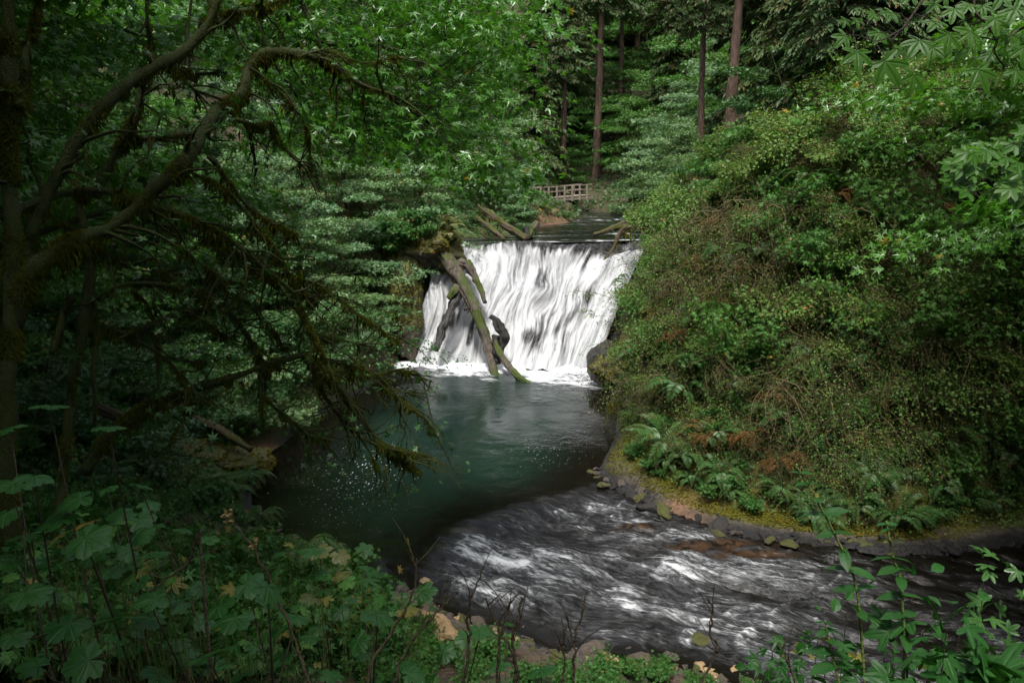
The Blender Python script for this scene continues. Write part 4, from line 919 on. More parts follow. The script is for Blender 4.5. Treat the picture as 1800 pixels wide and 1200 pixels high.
# --- ground cover: small leaves, moss tufts and litter nobody could count
def carpet(name, label, poly, n, size, mat, seed, lift=.05, tpl=T_DIA, tmax=70, zmin=.12, dmin=.2):
    r = np.random.default_rng(seed); poly = np.asarray(poly, float); lo, hi = poly.min(0), poly.max(0)
    u = lo[0] + (hi[0] - lo[0]) * r.random(n * 2); v = lo[1] + (hi[1] - lo[1]) * r.random(n * 2); k = in_poly(u, v, poly); P = on_ground(u[k][:n], v[k][:n], tmax)
    P = P[~np.isnan(P[:, 0])]; P = P[P[:, 2] > zmin]
    d = np.minimum(sdist(P[:, 0], P[:, 1], W1), sdist(P[:, 0], P[:, 1], W2)); P = P[(d > dmin) & (sdist(P[:, 0], P[:, 1], FPOLY) > .5)]
    P = P[vnoise(P * 1.1, seed) + .35 * r.normal(size=len(P)) > -.15]
    e = .15; nx = gz(P[:, 0] + e, P[:, 1]) - gz(P[:, 0] - e, P[:, 1]); ny = gz(P[:, 0], P[:, 1] + e) - gz(P[:, 0], P[:, 1] - e)
    Nn = norm(np.stack([-nx, -ny, np.full(len(P), 2 * e)], -1)); m = len(P)
    P = P + Nn * (lift * r.random(m) * 2)[:, None]
    mb = MB(); place(mb, tpl, P, rvec(r, m) + Nn * .2 - UP * .3, Nn + UP * .6 + rvec(r, m, .4), size * (.5 + r.random(m)))
    o = link(name, mb.mesh(name, M[mat], False)); tag(o, label, 'ground cover', kind='stuff')
carpet('ground_cover', 'small green leaves covering the steep bank between the shrubs', CLIFF, 42000, .075, 'sage', 31, .10)
carpet('ground_cover', 'brown dead twigs and leaf litter caught on the steep bank', CLIFF, 16000, .09, 'olive', 32, .12, T_SLIM)
carpet('moss', 'golden green moss on the foot of the steep bank', [(1050, 800), (1085, 740), (1180, 780), (1330, 800), (1500, 850), (1720, 880), (1720, 975), (1440, 962), (1250, 925), (1150, 880), (1052, 842)], 60000, .05, 'moss_tuft', 33, .03, T_DIA, dmin=.22)
carpet('ground_cover', 'green herbs and fallen leaves on the wooded slope', [(0, 300), (500, 250), (800, 370), (800, 430), (720, 470), (690, 650), (560, 740), (460, 820), (440, 900), (0, 900)], 40000, .11, 'herb', 34, .12, T_MAPLE)
carpet('ground_cover', 'low herbs on the bank below the big leaved plants', [(0, 850), (430, 850), (470, 940), (600, 1020), (700, 1085), (740, 1130), (760, 1200), (0, 1200)], 28000, .055, 'herb', 35, .10, T_MAPLE, dmin=.5)
carpet('ground_cover', 'leaves and ferny growth on the banks of the upper creek', [(800, 330), (960, 340), (1010, 390), (940, 405), (860, 425), (800, 430)], 9000, .10, 'herb', 36, .1)
carpet('ground_cover', 'low growth under the trees of the far valley', [(850, 150), (1300, 150), (1180, 340), (1040, 400), (850, 340)], 14000, .22, 'vine', 37, .2, T_MAPLE, 150)
# ================================================================ the big mossy maples on the near side of the pool
def px_path(pts, d0, d1, n=None, wob=.0, seed=0):
    pts = np.asarray(pts, float); d = np.linspace(d0, d1, len(pts))
    if wob: d = d + wob * np.sin(np.arange(len(pts)) * 1.7 + seed)
    return catmull(at(pts[:, 0], pts[:, 1], d), n or max(8, 5 * len(pts)))
def fuzz(mb, r, P, R, n, length, hang=.55, lo=.4):
    """moss tufts all over a limb, longer ones underneath"""
    P = np.asarray(P); m = len(P); f = r.random(n) * (m - 1.001); i = f.astype(int); q = P[i] + (P[i + 1] - P[i]) * (f - i)[:, None]; rad = np.interp(f, np.arange(m), R)
    T, A, B = frames(P); a = r.random(n) * 6.283; nn = A[i] * np.cos(a)[:, None] + B[i] * np.sin(a)[:, None]
    under = sstep(.2, -.9, nn[:, 2]); L = length * (lo + .9 * r.random(n)) * (.35 + 1.5 * sstep(-.3, .55, vnoise(q * 4.5, 12))) * (1 + 3.2 * under * r.random(n) ** 4)
    place(mb, T_TUFT, q + nn * (rad * .9)[:, None], nn * .8 - UP * (hang + .6 * under)[:, None] + rvec(r, n, .25), np.cross(nn, T[i]) + rvec(r, n, .3), L)
T_TUFT = diamond(.09, .02, .2); T_STR = diamond(.035, .01, .05)
MOSSY = {}
def mossy_limb(tree, seed, pts, w, d0, d1, ntw=10, tl=.7, part='limb', moss=1.0, leaves=0, wob=.12):
    r = np.random.default_rng(seed); P = px_path(pts, d0, d1, None, wob, seed); n = len(P)
    dep = np.linspace(d0, d1, n); R = np.interp(np.linspace(0, 1, n), np.linspace(0, 1, len(w)), w) / F * dep / 2 * .50
    P[1:-1] += fbm(np.linspace(0, 1, n)[1:-1, None, None] * np.array([5, 0, 0]) + np.array([seed * 3.1, .5, .5]) + np.arange(3)[:, None] * 9.7, 2, seed) * R[1:-1, None] * .9
    mb = MB().add(*tube(P, R, 12, .42, 5.0, seed)); ml = MB(); lf = MB()
    Ln = np.linalg.norm(np.diff(P, axis=0), axis=1).sum()
    fuzz(ml, r, P, R, int(5200 * Ln * moss * (.4 + 8 * R.mean())), .018 + .17 * R.mean())
    hn = int(150 * Ln * moss); f_ = r.random(hn) ** 1.0 * (n - 1.01); f_ = f_ * .4 + .6 * (np.round(f_ * 1.3) / 1.3).clip(0, n - 1.01); i_ = f_.astype(int); q_ = P[i_] + (P[i_ + 1] - P[i_]) * (f_ - i_)[:, None] - UP * (R[i_] * .8)[:, None] + rvec(r, hn, .018)
    place(ml, T_STR, q_, -UP + rvec(r, hn, .16), rvec(r, hn), (.05 + .20 * r.random(hn) ** 3) * (.4 + 6 * R.mean()))
    if ntw:
        tw, t2 = [], []
        for k in range(ntw):
            f = (.15 + .85 * r.random()) * (n - 1.01); i = int(f); q = P[i] + (P[i + 1] - P[i]) * (f - i); T = norm(P[min(i + 1, n - 1)] - P[max(i - 1, 0)])
            dv = norm(T * .7 + rvec(r, 1, .55)[0] * np.array([1, .8, .7]) - UP * .12); l = tl * (.4 + 1.0 * r.random()); pt = [q]
            for s in range(6):
                dv = norm(dv + r.normal(0, .26, 3) - UP * .04); q = q + dv * l / 6; pt.append(q)
                if s > 1:
                    dd = norm(dv + rvec(r, 1, .7)[0]); e = q + dd * l * .3 * r.random(); t2.append([q, (q + e) / 2 + r.normal(0, .02, 3), e])
            tw.append(pt)
        tw = np.array(tw); mb.add(*twigs(tw, .012 + .35 * R.min(), .003, 4)); mb.add(*twigs(np.array(t2), .005, .0018))
        for p in tw: fuzz(ml, r, p, np.linspace(.014, .005, 7), int(70 * tl * moss), .028, .5)
        if leaves:
            e = np.array(t2)[:, -1]; k = r.integers(0, len(e), leaves); q = e[k] + rvec(r, leaves, .06); place(lf, T_MAPLE, q, rvec(r, leaves) - UP * .3, UP + rvec(r, leaves, .35), .06 + .05 * r.random(leaves))
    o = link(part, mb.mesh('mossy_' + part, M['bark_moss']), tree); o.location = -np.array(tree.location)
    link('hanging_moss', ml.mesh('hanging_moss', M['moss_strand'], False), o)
    if leaves and ntw: link('foliage', lf.mesh('limb_foliage', M['vine'], False), o)
    return P
def mossy_tree(u, v, d, label):
    p = at(u, v, d); p[2] = gz(p[0], p[1]); return thing('mossy_maple', p, label, 'tree', 'mossy maples leaning over the pool')
A = mossy_tree(20, 900, 7.5, 'huge dark mossy maple whose thick crooked limbs reach far out over the slope')
for k, (pts, w, d0, d1, nt_w, tl, part) in enumerate([
    ([(10, -60), (16, 120), (12, 300), (18, 520), (8, 700), (16, 900), (20, 1080)], [40, 48, 60, 80], 7.4, 7.2, 4, .6, 'trunk'),
    ([(18, 560), (50, 400), (105, 290), (180, 190), (262, 132), (330, 85), (372, 20), (395, -50)], [52, 46, 36, 30, 24], 7.4, 9.2, 12, .9, 'limb'),
    ([(352, 40), (385, 26), (430, 22), (480, 4), (540, -20)], [22, 18, 12], 9.0, 9.8, 8, .8, 'limb'),
    ([(165, 345), (198, 275), (235, 205), (252, 150), (290, 112), (330, 130), (400, 128)], [34, 28, 20, 10], 8.6, 9.6, 8, .7, 'limb'),
    ([(22, 590), (60, 490), (128, 432), (200, 402), (258, 352), (322, 290), (362, 215), (385, 185)], [58, 50, 44, 40, 34], 7.3, 8.6, 10, .7, 'limb'),
    ([(378, 195), (420, 160), (438, 118), (478, 95), (530, 98), (580, 118), (640, 150), (690, 168)], [26, 36, 34, 18, 8], 8.7, 10.6, 16, 1.0, 'limb'),
    ([(8, 385), (60, 358), (120, 342), (190, 340), (250, 352), (330, 380), (392, 412), (432, 440), (470, 478), (512, 512), (536, 560), (560, 612), (590, 665)], [30, 26, 22, 20, 16, 12, 8], 7.6, 10.4, 22, .9, 'limb'),
    ([(232, 350), (268, 388), (330, 408), (400, 440), (450, 456), (535, 455)], [12, 12, 9, 5], 8.6, 10.2, 12, .7, 'limb'),
    ([(366, 275), (408, 330), (450, 376), (492, 398), (522, 412)], [16, 14, 10, 7], 8.9, 10.0, 8, .6, 'limb'),
    ([(232, 243), (280, 246), (320, 240), (350, 232)], [18, 18, 14], 8.8, 8.8, 4, .5, 'limb'),
    ([(440, 448), (478, 500), (520, 545), (560, 590), (610, 600), (660, 610)], [13, 11, 8, 4], 9.6, 11.4, 14, .9, 'limb'),
    ([(400, 210), (450, 220), (475, 215), (490, 250), (530, 290)], [14, 13, 10, 5], 9.2, 10.2, 8, .6, 'limb'),
    ([(262, -40), (258, 20), (264, 75), (274, 118)], [9, 10, 12], 9.2, 8.9, 3, .5, 'limb'),
    ([(70, -40), (62, 30), (46, 110), (34, 190)], [16, 20, 26], 7.8, 7.5, 3, .5, 'limb'),
    ([(60, 360), (150, 420), (230, 470), (300, 480)], [11, 9, 7, 4], 7.9, 9, 10, .6, 'limb'), ([(330, 300), (400, 340), (470, 420), (520, 500), (560, 540)], [10, 9, 7, 4], 8.6, 10.6, 16, .7, 'limb'), ([(300, 420), (360, 470), (420, 520), (480, 580), (520, 640)], [10, 8, 6, 3], 8.8, 10.8, 16, .7, 'limb'), ([(440, 120), (500, 170), (540, 230), (545, 300)], [10, 8, 6, 4], 9.0, 10.4, 14, .7, 'limb'),
    ([(520, 100), (570, 90), (640, 110), (700, 100)], [9, 7, 5, 3], 9.6, 11, 14, .8, 'limb'), ([(480, 480), (560, 500), (640, 560), (700, 600)], [9, 7, 5, 3], 9.8, 11.8, 18, .8, 'limb'), ([(200, 600), (280, 560), (350, 560), (420, 610)], [9, 7, 5, 3], 8.8, 10.2, 12, .6, 'limb'), ([(290, 110), (340, 160), (400, 180), (440, 240), (450, 300)], [11, 9, 7, 4], 9.0, 10.2, 14, .6, 'limb'), ([(540, 640), (640, 660), (700, 650), (760, 670)], [8, 6, 5, 2], 10.6, 12.2, 18, .8, 'limb')]):
    mossy_limb(A, 300 + k, pts, w, d0, d1, nt_w, tl, part, leaves=0 if k < 1 else 40)
B = mossy_tree(120, 860, 8.6, 'slender dark mossy maple stem standing behind the huge one, with low drooping limbs')
for k, (pts, w, d0, d1, nt_w, tl, part) in enumerate([
    ([(140, 330), (152, 450), (146, 560), (130, 650), (122, 730), (105, 860), (98, 960)], [28, 32, 32, 30, 34], 8.8, 8.5, 4, .5, 'trunk'),
    ([(160, 500), (168, 570), (164, 650), (166, 740)], [14, 12, 10], 8.8, 8.8, 3, .4, 'limb'),
    ([(172, 528), (215, 503), (270, 500), (335, 515), (395, 545), (432, 590), (455, 625), (468, 660)], [14, 16, 17, 16, 12, 8], 9.0, 10.6, 12, .6, 'limb'),
    ([(170, 572), (228, 594), (285, 625), (312, 655), (330, 690), (332, 712)], [13, 13, 11, 7], 9.0, 9.8, 8, .5, 'limb'),
    ([(288, 628), (340, 636), (358, 652), (366, 668)], [9, 9, 5], 9.6, 9.8, 3, .3, 'limb'),
    ([(235, 508), (262, 540), (275, 600), (280, 690), (290, 720)], [12, 10, 8, 8], 9.4, 9.6, 5, .4, 'limb'),
    ([(90, 620), (110, 560), (130, 520)], [22, 20, 16], 8.4, 8.7, 2, .4, 'limb')]):
    mossy_limb(B, 340 + k, pts, w, d0, d1, nt_w, tl, part, leaves=24)
Cc = mossy_tree(190, 790, 9.4, 'low mossy maple stem arching out over the pool with trailing bare twigs')
for k, (pts, w, d0, d1, nt_w, tl, part) in enumerate([
    ([(150, 830), (185, 775), (222, 742), (268, 712), (330, 690), (400, 668), (470, 646), (528, 628), (560, 640), (598, 682), (628, 722), (655, 760), (690, 800), (742, 832)], [40, 30, 26, 24, 20, 14, 10, 5], 9.2, 11.6, 36, .9, 'trunk'),
    ([(530, 630), (585, 636), (640, 650), (690, 690), (745, 735), (760, 760)], [12, 10, 7, 3], 10.6, 12.0, 24, .9, 'limb'),
    ([(548, 636), (556, 665), (585, 720), (640, 770), (700, 790), (750, 800)], [12, 10, 8, 3], 10.5, 11.6, 22, .9, 'limb'),
    ([(575, 655), (606, 700), (618, 745), (648, 790), (668, 830)], [8, 8, 6, 3], 10.7, 11.2, 14, .7, 'limb'),
    ([(455, 690), (490, 722), (520, 745), (545, 765), (578, 772)], [12, 10, 8, 4], 10.2, 11.0, 22, .5, 'limb'),
    ([(455, 655), (462, 690), (458, 725)], [10, 8, 5], 10.1, 10.2, 6, .4, 'limb'),
    ([(330, 690), (320, 740), (302, 770), (298, 800)], [7, 6, 4], 9.8, 9.8, 3, .4, 'limb')]):
    mossy_limb(Cc, 360 + k, pts, w, d0, d1, nt_w, tl, part, leaves=50 if k in (0, 1, 4) else 10)

# ---- leafy maples reaching into the view
def reach_tree(name, seed, base, trunk, limbs, boughs, nleaf, lsize, tpl, mats, label, cat, group=None, boughR=.8, tr=.2, flat=.16, tilt=.3, wob=.45):
    """a tree whose limbs run to given places; its leaf sprays hang where the boughs are"""
    r = np.random.default_rng(seed); t = thing(name, base, label, cat, group); tm, cm = MB(), MB(); b0 = np.array(base, float)
    TP = catmull(trunk, 18); tm.add(*tube(TP - b0, np.linspace(tr, tr * .35, 18), 9, .25, 2, seed)); LP = []
    for k, l in enumerate(limbs):
        P = catmull(l, 22); s_ = np.linspace(0, 1, 22); P += np.stack([fbm(np.stack([s_ * 5, s_ * 0 + k * 3.3, s_ * 0 + 7 * c_], -1), 2, seed) for c_ in range(3)], -1) * (.32 * tr / .2 * np.sin(math.pi * s_) ** .5)[:, None]; LP.append(P); tm.add(*tube(P - b0, np.linspace(tr * .20, .006, 22), 6, .2, 4, seed + k))
    LA = np.vstack(LP); C = np.asarray(boughs, float); q = LA[np.argmin(((C[:, None] - LA[None]) ** 2).sum(-1), 1)]; O = norm(C - TP[-1]) * np.array([1, 1, .3]); R = boughR * (.6 + .7 * r.random(len(C)))
    mid = (q + C) / 2 + UP * .08 + rvec(r, len(C), .06); tm.add(*twigs(np.stack([q, mid, C], 1) - b0, .012, .004, 4))
    for _ in range(3):
        d = norm(O + rvec(r, len(C), .8) * np.array([1, 1, .35])); e = C + d * R[:, None]; tm.add(*twigs(np.stack([C, (C + e) / 2 + UP * .03, e - UP * .1 * R[:, None]], 1) - b0, .005, .002))
    bough_leaves(r, cm, C - b0, O, R, nleaf, tpl, lsize, flat, .3, tilt, wob)
    link('trunk', tm.mesh(name + '_trunk', M[mats[0]]), t); link('crown', cm.mesh(name + '_crown', M[mats[1]], False), t); return t
def rand_in(poly, n, d0, d1, seed):
    r = np.random.default_rng(seed); poly = np.asarray(poly, float); lo, hi = poly.min(0), poly.max(0); u = lo[0] + (hi[0] - lo[0]) * r.random(n * 6); v = lo[1] + (hi[1] - lo[1]) * r.random(n * 6); k = in_poly(u, v, poly); u, v = u[k][:n], v[k][:n]
    return at(u, v, d0 + (d1 - d0) * r.random(len(u)))
b = np.array([-8.6, 11.5, gz(-8.6, 11.5) - .3])
bg = rand_in([(380, -60), (960, -60), (940, 40), (900, 120), (905, 200), (860, 260), (905, 330), (840, 345), (770, 270), (690, 300), (590, 250), (500, 230), (430, 110)], 175, 12.5, 18, 71)
reach_tree('overhanging_maple', 72, b, [b, b + [.4, .3, 4], b + [1.2, .8, 8]],
    [[b + [1.1, .8, 7.9], at(420, -170, 13), at(560, 40, 14), at(690, 110, 15), at(800, 70, 16), at(930, 10, 17.5)], [b + [1.1, .8, 7.9], at(440, -150, 12.8), at(590, 120, 13.5), at(690, 190, 14), at(770, 210, 15), at(805, 245, 15.5), at(838, 295, 16), at(895, 345, 16.5)], [b + [1.1, .8, 7.9], at(380, -160, 12.5), at(450, 60, 13), at(520, 190, 13.4), at(610, 270, 13.8)],
     [b + [1.2, .8, 8], at(470, -180, 13.5), at(640, -90, 15), at(860, -30, 17)], [b + [1.2, .8, 8], at(480, -190, 13.4), at(640, 20, 14.4), at(740, 110, 15.4), at(850, 150, 16.5)]],
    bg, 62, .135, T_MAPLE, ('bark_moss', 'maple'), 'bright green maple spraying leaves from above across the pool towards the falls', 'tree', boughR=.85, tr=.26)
b = np.array([-8.3, 33.0, gz(-8.3, 33) - .2])
bg = np.vstack([at(np.array(u), np.array(v), np.array(d)) for u, v, d in [([700, 735, 762, 790, 715, 680, 655, 745, 640, 690, 610, 720, 660, 630], [612, 598, 612, 628, 575, 590, 628, 632, 600, 640, 620, 545, 560, 660], [32, 33, 33.5, 34, 33, 32, 31, 33, 31.5, 32, 31, 33.5, 32, 30])]])
reach_tree('vine_maple', 73, b, [b, b + [.5, 0, 1.6], b + [1.0, 0, 2.8]], [[b + [.9, 0, 2.6], at(660, 600, 31.5), at(740, 606, 33), at(806, 632, 34)], [b + [.5, 0, 2], at(640, 650, 31), at(720, 640, 32.5)], [b + [1, 0, 2.8], at(650, 560, 32), at(730, 560, 33.4)]],
    bg, 46, .12, T_MAPLE, ('bark_moss', 'vine'), 'vine maple leaning from the shore with thin sprigs hanging before the falls', 'tree', boughR=.6, tr=.09)
b = np.array([5.9, 33.6, gz(5.9, 33.6) - .2])
reach_tree('leafy_shrub', 74, b, [b, b + [-.2, -.1, .6], b + [-.5, -.2, 1.3]], [[b + [-.4, -.2, 1.1], at(1095, 535, 33), at(1050, 515, 33), at(1012, 510, 33)], [b + [-.4, -.2, 1.2], at(1090, 555, 33), at(1040, 555, 33)], [b + [-.4, -.1, 1.2], at(1100, 500, 33.4), at(1060, 540, 33.4)]],
    at(np.array([1020, 1045, 1065, 1080, 1095, 1045, 1030, 1070, 1105, 1110]), np.array([512, 518, 530, 545, 520, 553, 545, 565, 560, 500]), np.linspace(32.6, 33.8, 10)), 42, .075, T_OVAL, ('twig', 'sage'), 'shrub on the steep bank with a thin leafy spray across the falls', 'shrub', boughR=.42, tr=.03)
# ---- the maple beside the viewpoint: big lobed leaves hang close to the eye
b = np.array([5.2, 2.6, gz(5.2, 2.6) - .3])
t = thing('bigleaf_maple', b, 'bigleaf maple by the viewpoint hanging large bright lobed leaves close above', 'tree')
tm, cm, r = MB(), MB(), np.random.default_rng(75)
TP = catmull([b, b + [.1, .2, 3], b + [-.1, .3, 6], b + [.2, .4, 11]], 16); tm.add(*tube(TP - b, np.linspace(.24, .10, 16), 10, .2, 2, 7))
lines = [([b + [0, .3, 5.2], at(1790, -260, 3.6), at(1660, -70, 3.7), at(1622, 0, 3.7), at(1588, 50, 3.7), at(1570, 72, 3.7), at(1572, 104, 3.7)], .012), ([at(1588, 50, 3.7), at(1545, 72, 3.6), at(1512, 64, 3.6), at(1490, 60, 3.6)], .004), ([b + [0, .3, 5.0], at(1800, -120, 3.9), at(1712, 0, 4.0), at(1734, 42, 4.0), at(1752, 70, 4.0), at(1748, 92, 4.0), at(1766, 118, 4.0)], .011),
         ([at(1752, 70, 4.0), at(1690, 62, 3.9), at(1640, 70, 3.9), at(1610, 60, 3.9)], .005), ([at(1770, 68, 4.0), at(1800, 48, 4.0), at(1850, 30, 3.6)], .008), ([b + [0, .3, 3.6], at(1900, 180, 5.6), at(1800, 285, 5.8), at(1740, 290, 5.9), at(1680, 300, 6.0)], .010), ([at(1800, 285, 5.8), at(1770, 320, 5.7), at(1720, 345, 5.8)], .005), ([at(1822, 262, 5.7), at(1790, 250, 5.7), at(1745, 268, 5.8)], .005)]
for l, w in lines: tm.add(*tube(catmull(l, 22) - b, np.linspace(w, w * .35, 22), 6, .1, 9, 3))
big = [(1482, 68, 50, 3.6, .3), (1508, 100, 72, 3.5, .5), (1562, 118, 88, 3.5, .7), (1606, 140, 66, 3.6, .6), (1566, 26, 46, 3.7, -.2), (1535, 26, 34, 3.7, -.3), (1508, 38, 34, 3.8, .1), (1486, 38, 30, 3.8, 0), (1545, 62, 48, 3.7, .3), (1612, 78, 66, 3.6, .5), (1590, 92, 50, 3.8, .5), (1638, 92, 62, 3.8, .6), (1668, 68, 64, 3.7, .7), (1700, 60, 62, 3.9, .5), (1712, 78, 44, 4.1, .4), (1645, 42, 52, 3.9, 0), (1640, 10, 46, 3.8, -.2), (1676, 22, 52, 3.8, 0), (1700, 12, 44, 3.9, .1), (1725, 132, 78, 3.8, .8), (1792, 130, 66, 3.8, .7), (1740, 100, 50, 4.1, .4), (1750, 40, 58, 3.9, .2), (1782, 22, 60, 3.9, .1), (1780, 66, 62, 4.0, .4), (1765, 90, 52, 4.1, .5), (1800, 92, 62, 3.8, .4), (1728, 16, 46, 4.2, .1), (1800, 0, 60, 3.8, 0), (1760, -4, 60, 4.0, 0), (1658, -6, 50, 4.0, -.1), (1600, -8, 50, 4.0, -.1), (1690, 96, 44, 4.0, .4)]
LA = np.vstack([catmull(l, 22) for l, w in lines])
for u, v, wpx, d, hang in big:
    c = at(u, v, d); s = wpx / F * d * .56; dv = norm(np.array([r.normal(-.25, .45), -.35 - .2 * r.random(), -.55 - .5 * max(hang, 0)])); n_ = norm(np.array([r.normal(0, .3), -.75 - .3 * r.random(), .55]))
    stem = c - dv * s * .25; place(cm, T_FINE, [stem - b], [dv], [n_], s); q = LA[np.argmin(((LA - stem) ** 2).sum(1))]
    if np.linalg.norm(q - stem) < .6: tm.add(*twigs(np.array([[q, (q + stem) / 2 + UP * .015, stem]]) - b, .0022, .0014, 4))
sm_ = rand_in([(1652, 300), (1700, 262), (1760, 240), (1830, 215), (1830, 372), (1760, 352), (1700, 340), (1665, 325)], 74, 5.5, 6.3, 76)
place(cm, leaf_poly(L5, 25, .06, 1, .12, .25, .03, False, 1.8), sm_ - b, np.stack([r.normal(-.5, .5, len(sm_)), r.normal(-.5, .3, len(sm_)), r.normal(-.45, .25, len(sm_))], -1), UP + np.array([0, -.75, 0]) + rvec(r, len(sm_), .25), .085 + .05 * r.random(len(sm_)))
tm.add(*twigs(np.stack([LA[np.argmin(((sm_[:, None] - LA[None]) ** 2).sum(-1), 1)], sm_], 1) - b, .002, .001))
for k in range(5): tm.add(*tube(catmull([b + [0, .3, 5 + k], b + [1.2, -1.0 - .3 * k, 6.4 + k], b + [2.6, -2.2 + .5 * k, 7.2 + k]], 9) - b, np.linspace(.07, .02, 9), 6))
ov = b + np.stack([r.normal(2.4, 1.3, 50), r.normal(-2.2, 1.3, 50), 7 + 4 * r.random(50)], -1); bough_leaves(r, cm, ov - b, rvec(r, 50), np.full(50, .9), 34, T_MAPLE, .17, .2)
link('trunk', tm.mesh('viewpoint_maple_trunk', M['bark_dark']), t); link('crown', cm.mesh('viewpoint_maple_crown', M['fineleaf'], False), t)
# ---- maples added, mostly out of view, for the shade of their crowns
for i, (x, y, s, k) in enumerate([(-11, 8.0, 1, 0), (-7.5, -2.5, 1, 1), (-16, 15, 1, 0), (-21, 22, 1, 1), (-19, 6, 1.1, 0), (-5.5, -10, 1, 1), (8.5, -9, 1, 0), (16.5, 2.0, 1, 1), (17.5, 11, 1, 0), (20.5, 21.5, 1.0, 1), (15.5, 7.5, 1, 0), (24, 4, 1, 0), (-10, 2.5, 1, 1), (-13.5, 11, 1.0, 1), (-19, 32, .8, 1), (-10.6, 15.4, .9, 0), (17.5, 21.3, .9, 1), (-15, -5, 1.1, 1), (2, -17, 1.1, 0), (27, 12, 1.1, 1)]):
    plant('roof', (x, y, gz(x, y) - .2), 'tall bigleaf maple added for the shade it casts, ' + ORD[i] + ' round from the mossy maples', 'tree', 'bigleaf_maple', 'maples added for the shade they cast', sc=s, rz=i * 1.3)

# ================================================================ plants at the viewer's feet
LV = [(88, 712, 104, 0), (192, 750, 98, 1), (18, 752, 78, 1), (60, 838, 116, 0), (20, 850, 110, 0), (135, 876, 104, 1), (190, 858, 66, 0), (250, 853, 76, 1), (262, 886, 66, 1), (212, 905, 84, 1), (105, 908, 124, 0), (248, 914, 74, 1), (240, 942, 94, 1), (155, 946, 124, 1), (50, 938, 114, 0), (212, 995, 100, 1), (165, 976, 96, 0), (240, 1012, 88, 0), (338, 1030, 64, 1), (368, 946, 62, 1), (268, 1052, 98, 1), (438, 1026, 116, 1), (385, 1066, 96, 1), (412, 1088, 120, 1), (470, 1034, 116, 1), (522, 1084, 86, 2), (310, 1128, 80, 0), (372, 1146, 150, 0), (50, 1042, 124, 0), (118, 1098, 116, 0), (25, 1118, 104, 0), (196, 1086, 112, 0), (562, 966, 66, 1), (598, 976, 62, 0), (655, 1002, 74, 0), (640, 966, 56, 0), (662, 1080, 98, 1), (562, 1166, 46, 2), (782, 1146, 72, 0), (712, 1166, 76, 0), (842, 1106, 84, 1), (878, 1166, 72, 1), (818, 1122, 60, 1), (952, 1176, 84, 0), (892, 1094, 50, 0), (725, 1184, 80, 1), (15, 985, 96, 0), (85, 1000, 92, 0), (470, 1112, 92, 0), (150, 1162, 124, 0), (280, 1186, 104, 0), (420, 1186, 96, 0), (600, 1010, 60, 1), (545, 1050, 70, 0), (640, 1150, 60, 1), (500, 1150, 76, 0), (10, 905, 90, 0), (60, 1170, 110, 0), (330, 1085, 70, 0), (230, 1140, 90, 0)]
bases = [10, 95, 175, 250, 330, 410, 490, 580, 655, 730, 830, 900, 960]
lab = {i: t for i, t in enumerate(['at the very edge under the dark trunk', 'with the two highest leaves of the patch', 'with pale upper leaves, beside the highest one', 'with a tier of small pale leaves', 'low between taller neighbours', 'with the palest veined leaves', 'with one yellowing leaf', 'with yellow tattered lowest leaf', 'with bright leaves above the shore stones', 'low before the tan boulder', 'low among the dark bare stalks', 'beneath the bare stalks by the stream', 'outermost towards the stream'])}
for bi, u0 in enumerate(bases):
    ls = [l for l in LV if min(bases, key=lambda q: abs(q - l[0])) == u0]
    if not ls: continue
    r = np.random.default_rng(400 + bi); ds = [min(5.2, (.205 + .05 * r.random()) * F / l[2]) for l in ls]
    C = np.array([at(l[0], l[1], d) for l, d in zip(ls, ds)]); m = C.mean(0); x0, y0 = m[0] + .05 * r.normal(), m[1] + .25; g = np.array([x0, y0, gz(x0, y0) - .03])
    t = thing('broad_leaved_plant', g, 'knee high plant of broad lobed leaves, ' + lab[bi], 'plant', 'broad leaved plants on the near bank')
    sm, fm = MB(), MB(); order = np.argsort(C[:, 2]); top = C[order[-1]]
    nst = 1 + (len(ls) > 4); stems = []
    for s in range(nst):
        tp = C[order[-1 - s]]; P = catmull([g + r.normal(0, .04, 3) * [1, 1, 0], g * .55 + tp * .45 + r.normal(0, .08, 3), tp - UP * .05], 12); stems.append(P); sm.add(*tube(P - g, np.linspace(.0075, .003, 12), 5, .2, 20, bi))
    SA = np.vstack(stems)
    for l, c, d in zip(ls, C, ds):
        s = l[2] / F * d * (.29 + .11 * r.random()); yaw = r.normal(0, 1.3); dv = np.array([math.sin(yaw) * .9, -math.cos(yaw) * .75 - .1, -.02 + r.normal(0, .14)]); nn = UP + np.array([r.normal(0, .32), .06 + r.normal(0, .28), 0])
        stem = c - norm(dv) * s * .12; place(fm, T_BROAD, [stem - g], [dv], [nn], s)
        low = SA[SA[:, 2] < c[2] - .04]; low = low if len(low) else SA[:1]; q = low[np.argmin(np.linalg.norm(low - c, axis=1) + .25 * np.abs(low[:, 2] - c[2] + .14))]
        sm.add(*twigs(np.array([[q, q * .45 + stem * .55 - UP * .02, stem]]) - g, .0032, .0022, 4))
    link('stem', sm.mesh('broad_plant_stem', M['stalk']), t); link('foliage', fm.mesh('broad_plant_foliage', M['broad_dry' if any(l[3] == 2 for l in ls) and bi == 7 else 'broad'], False), t)
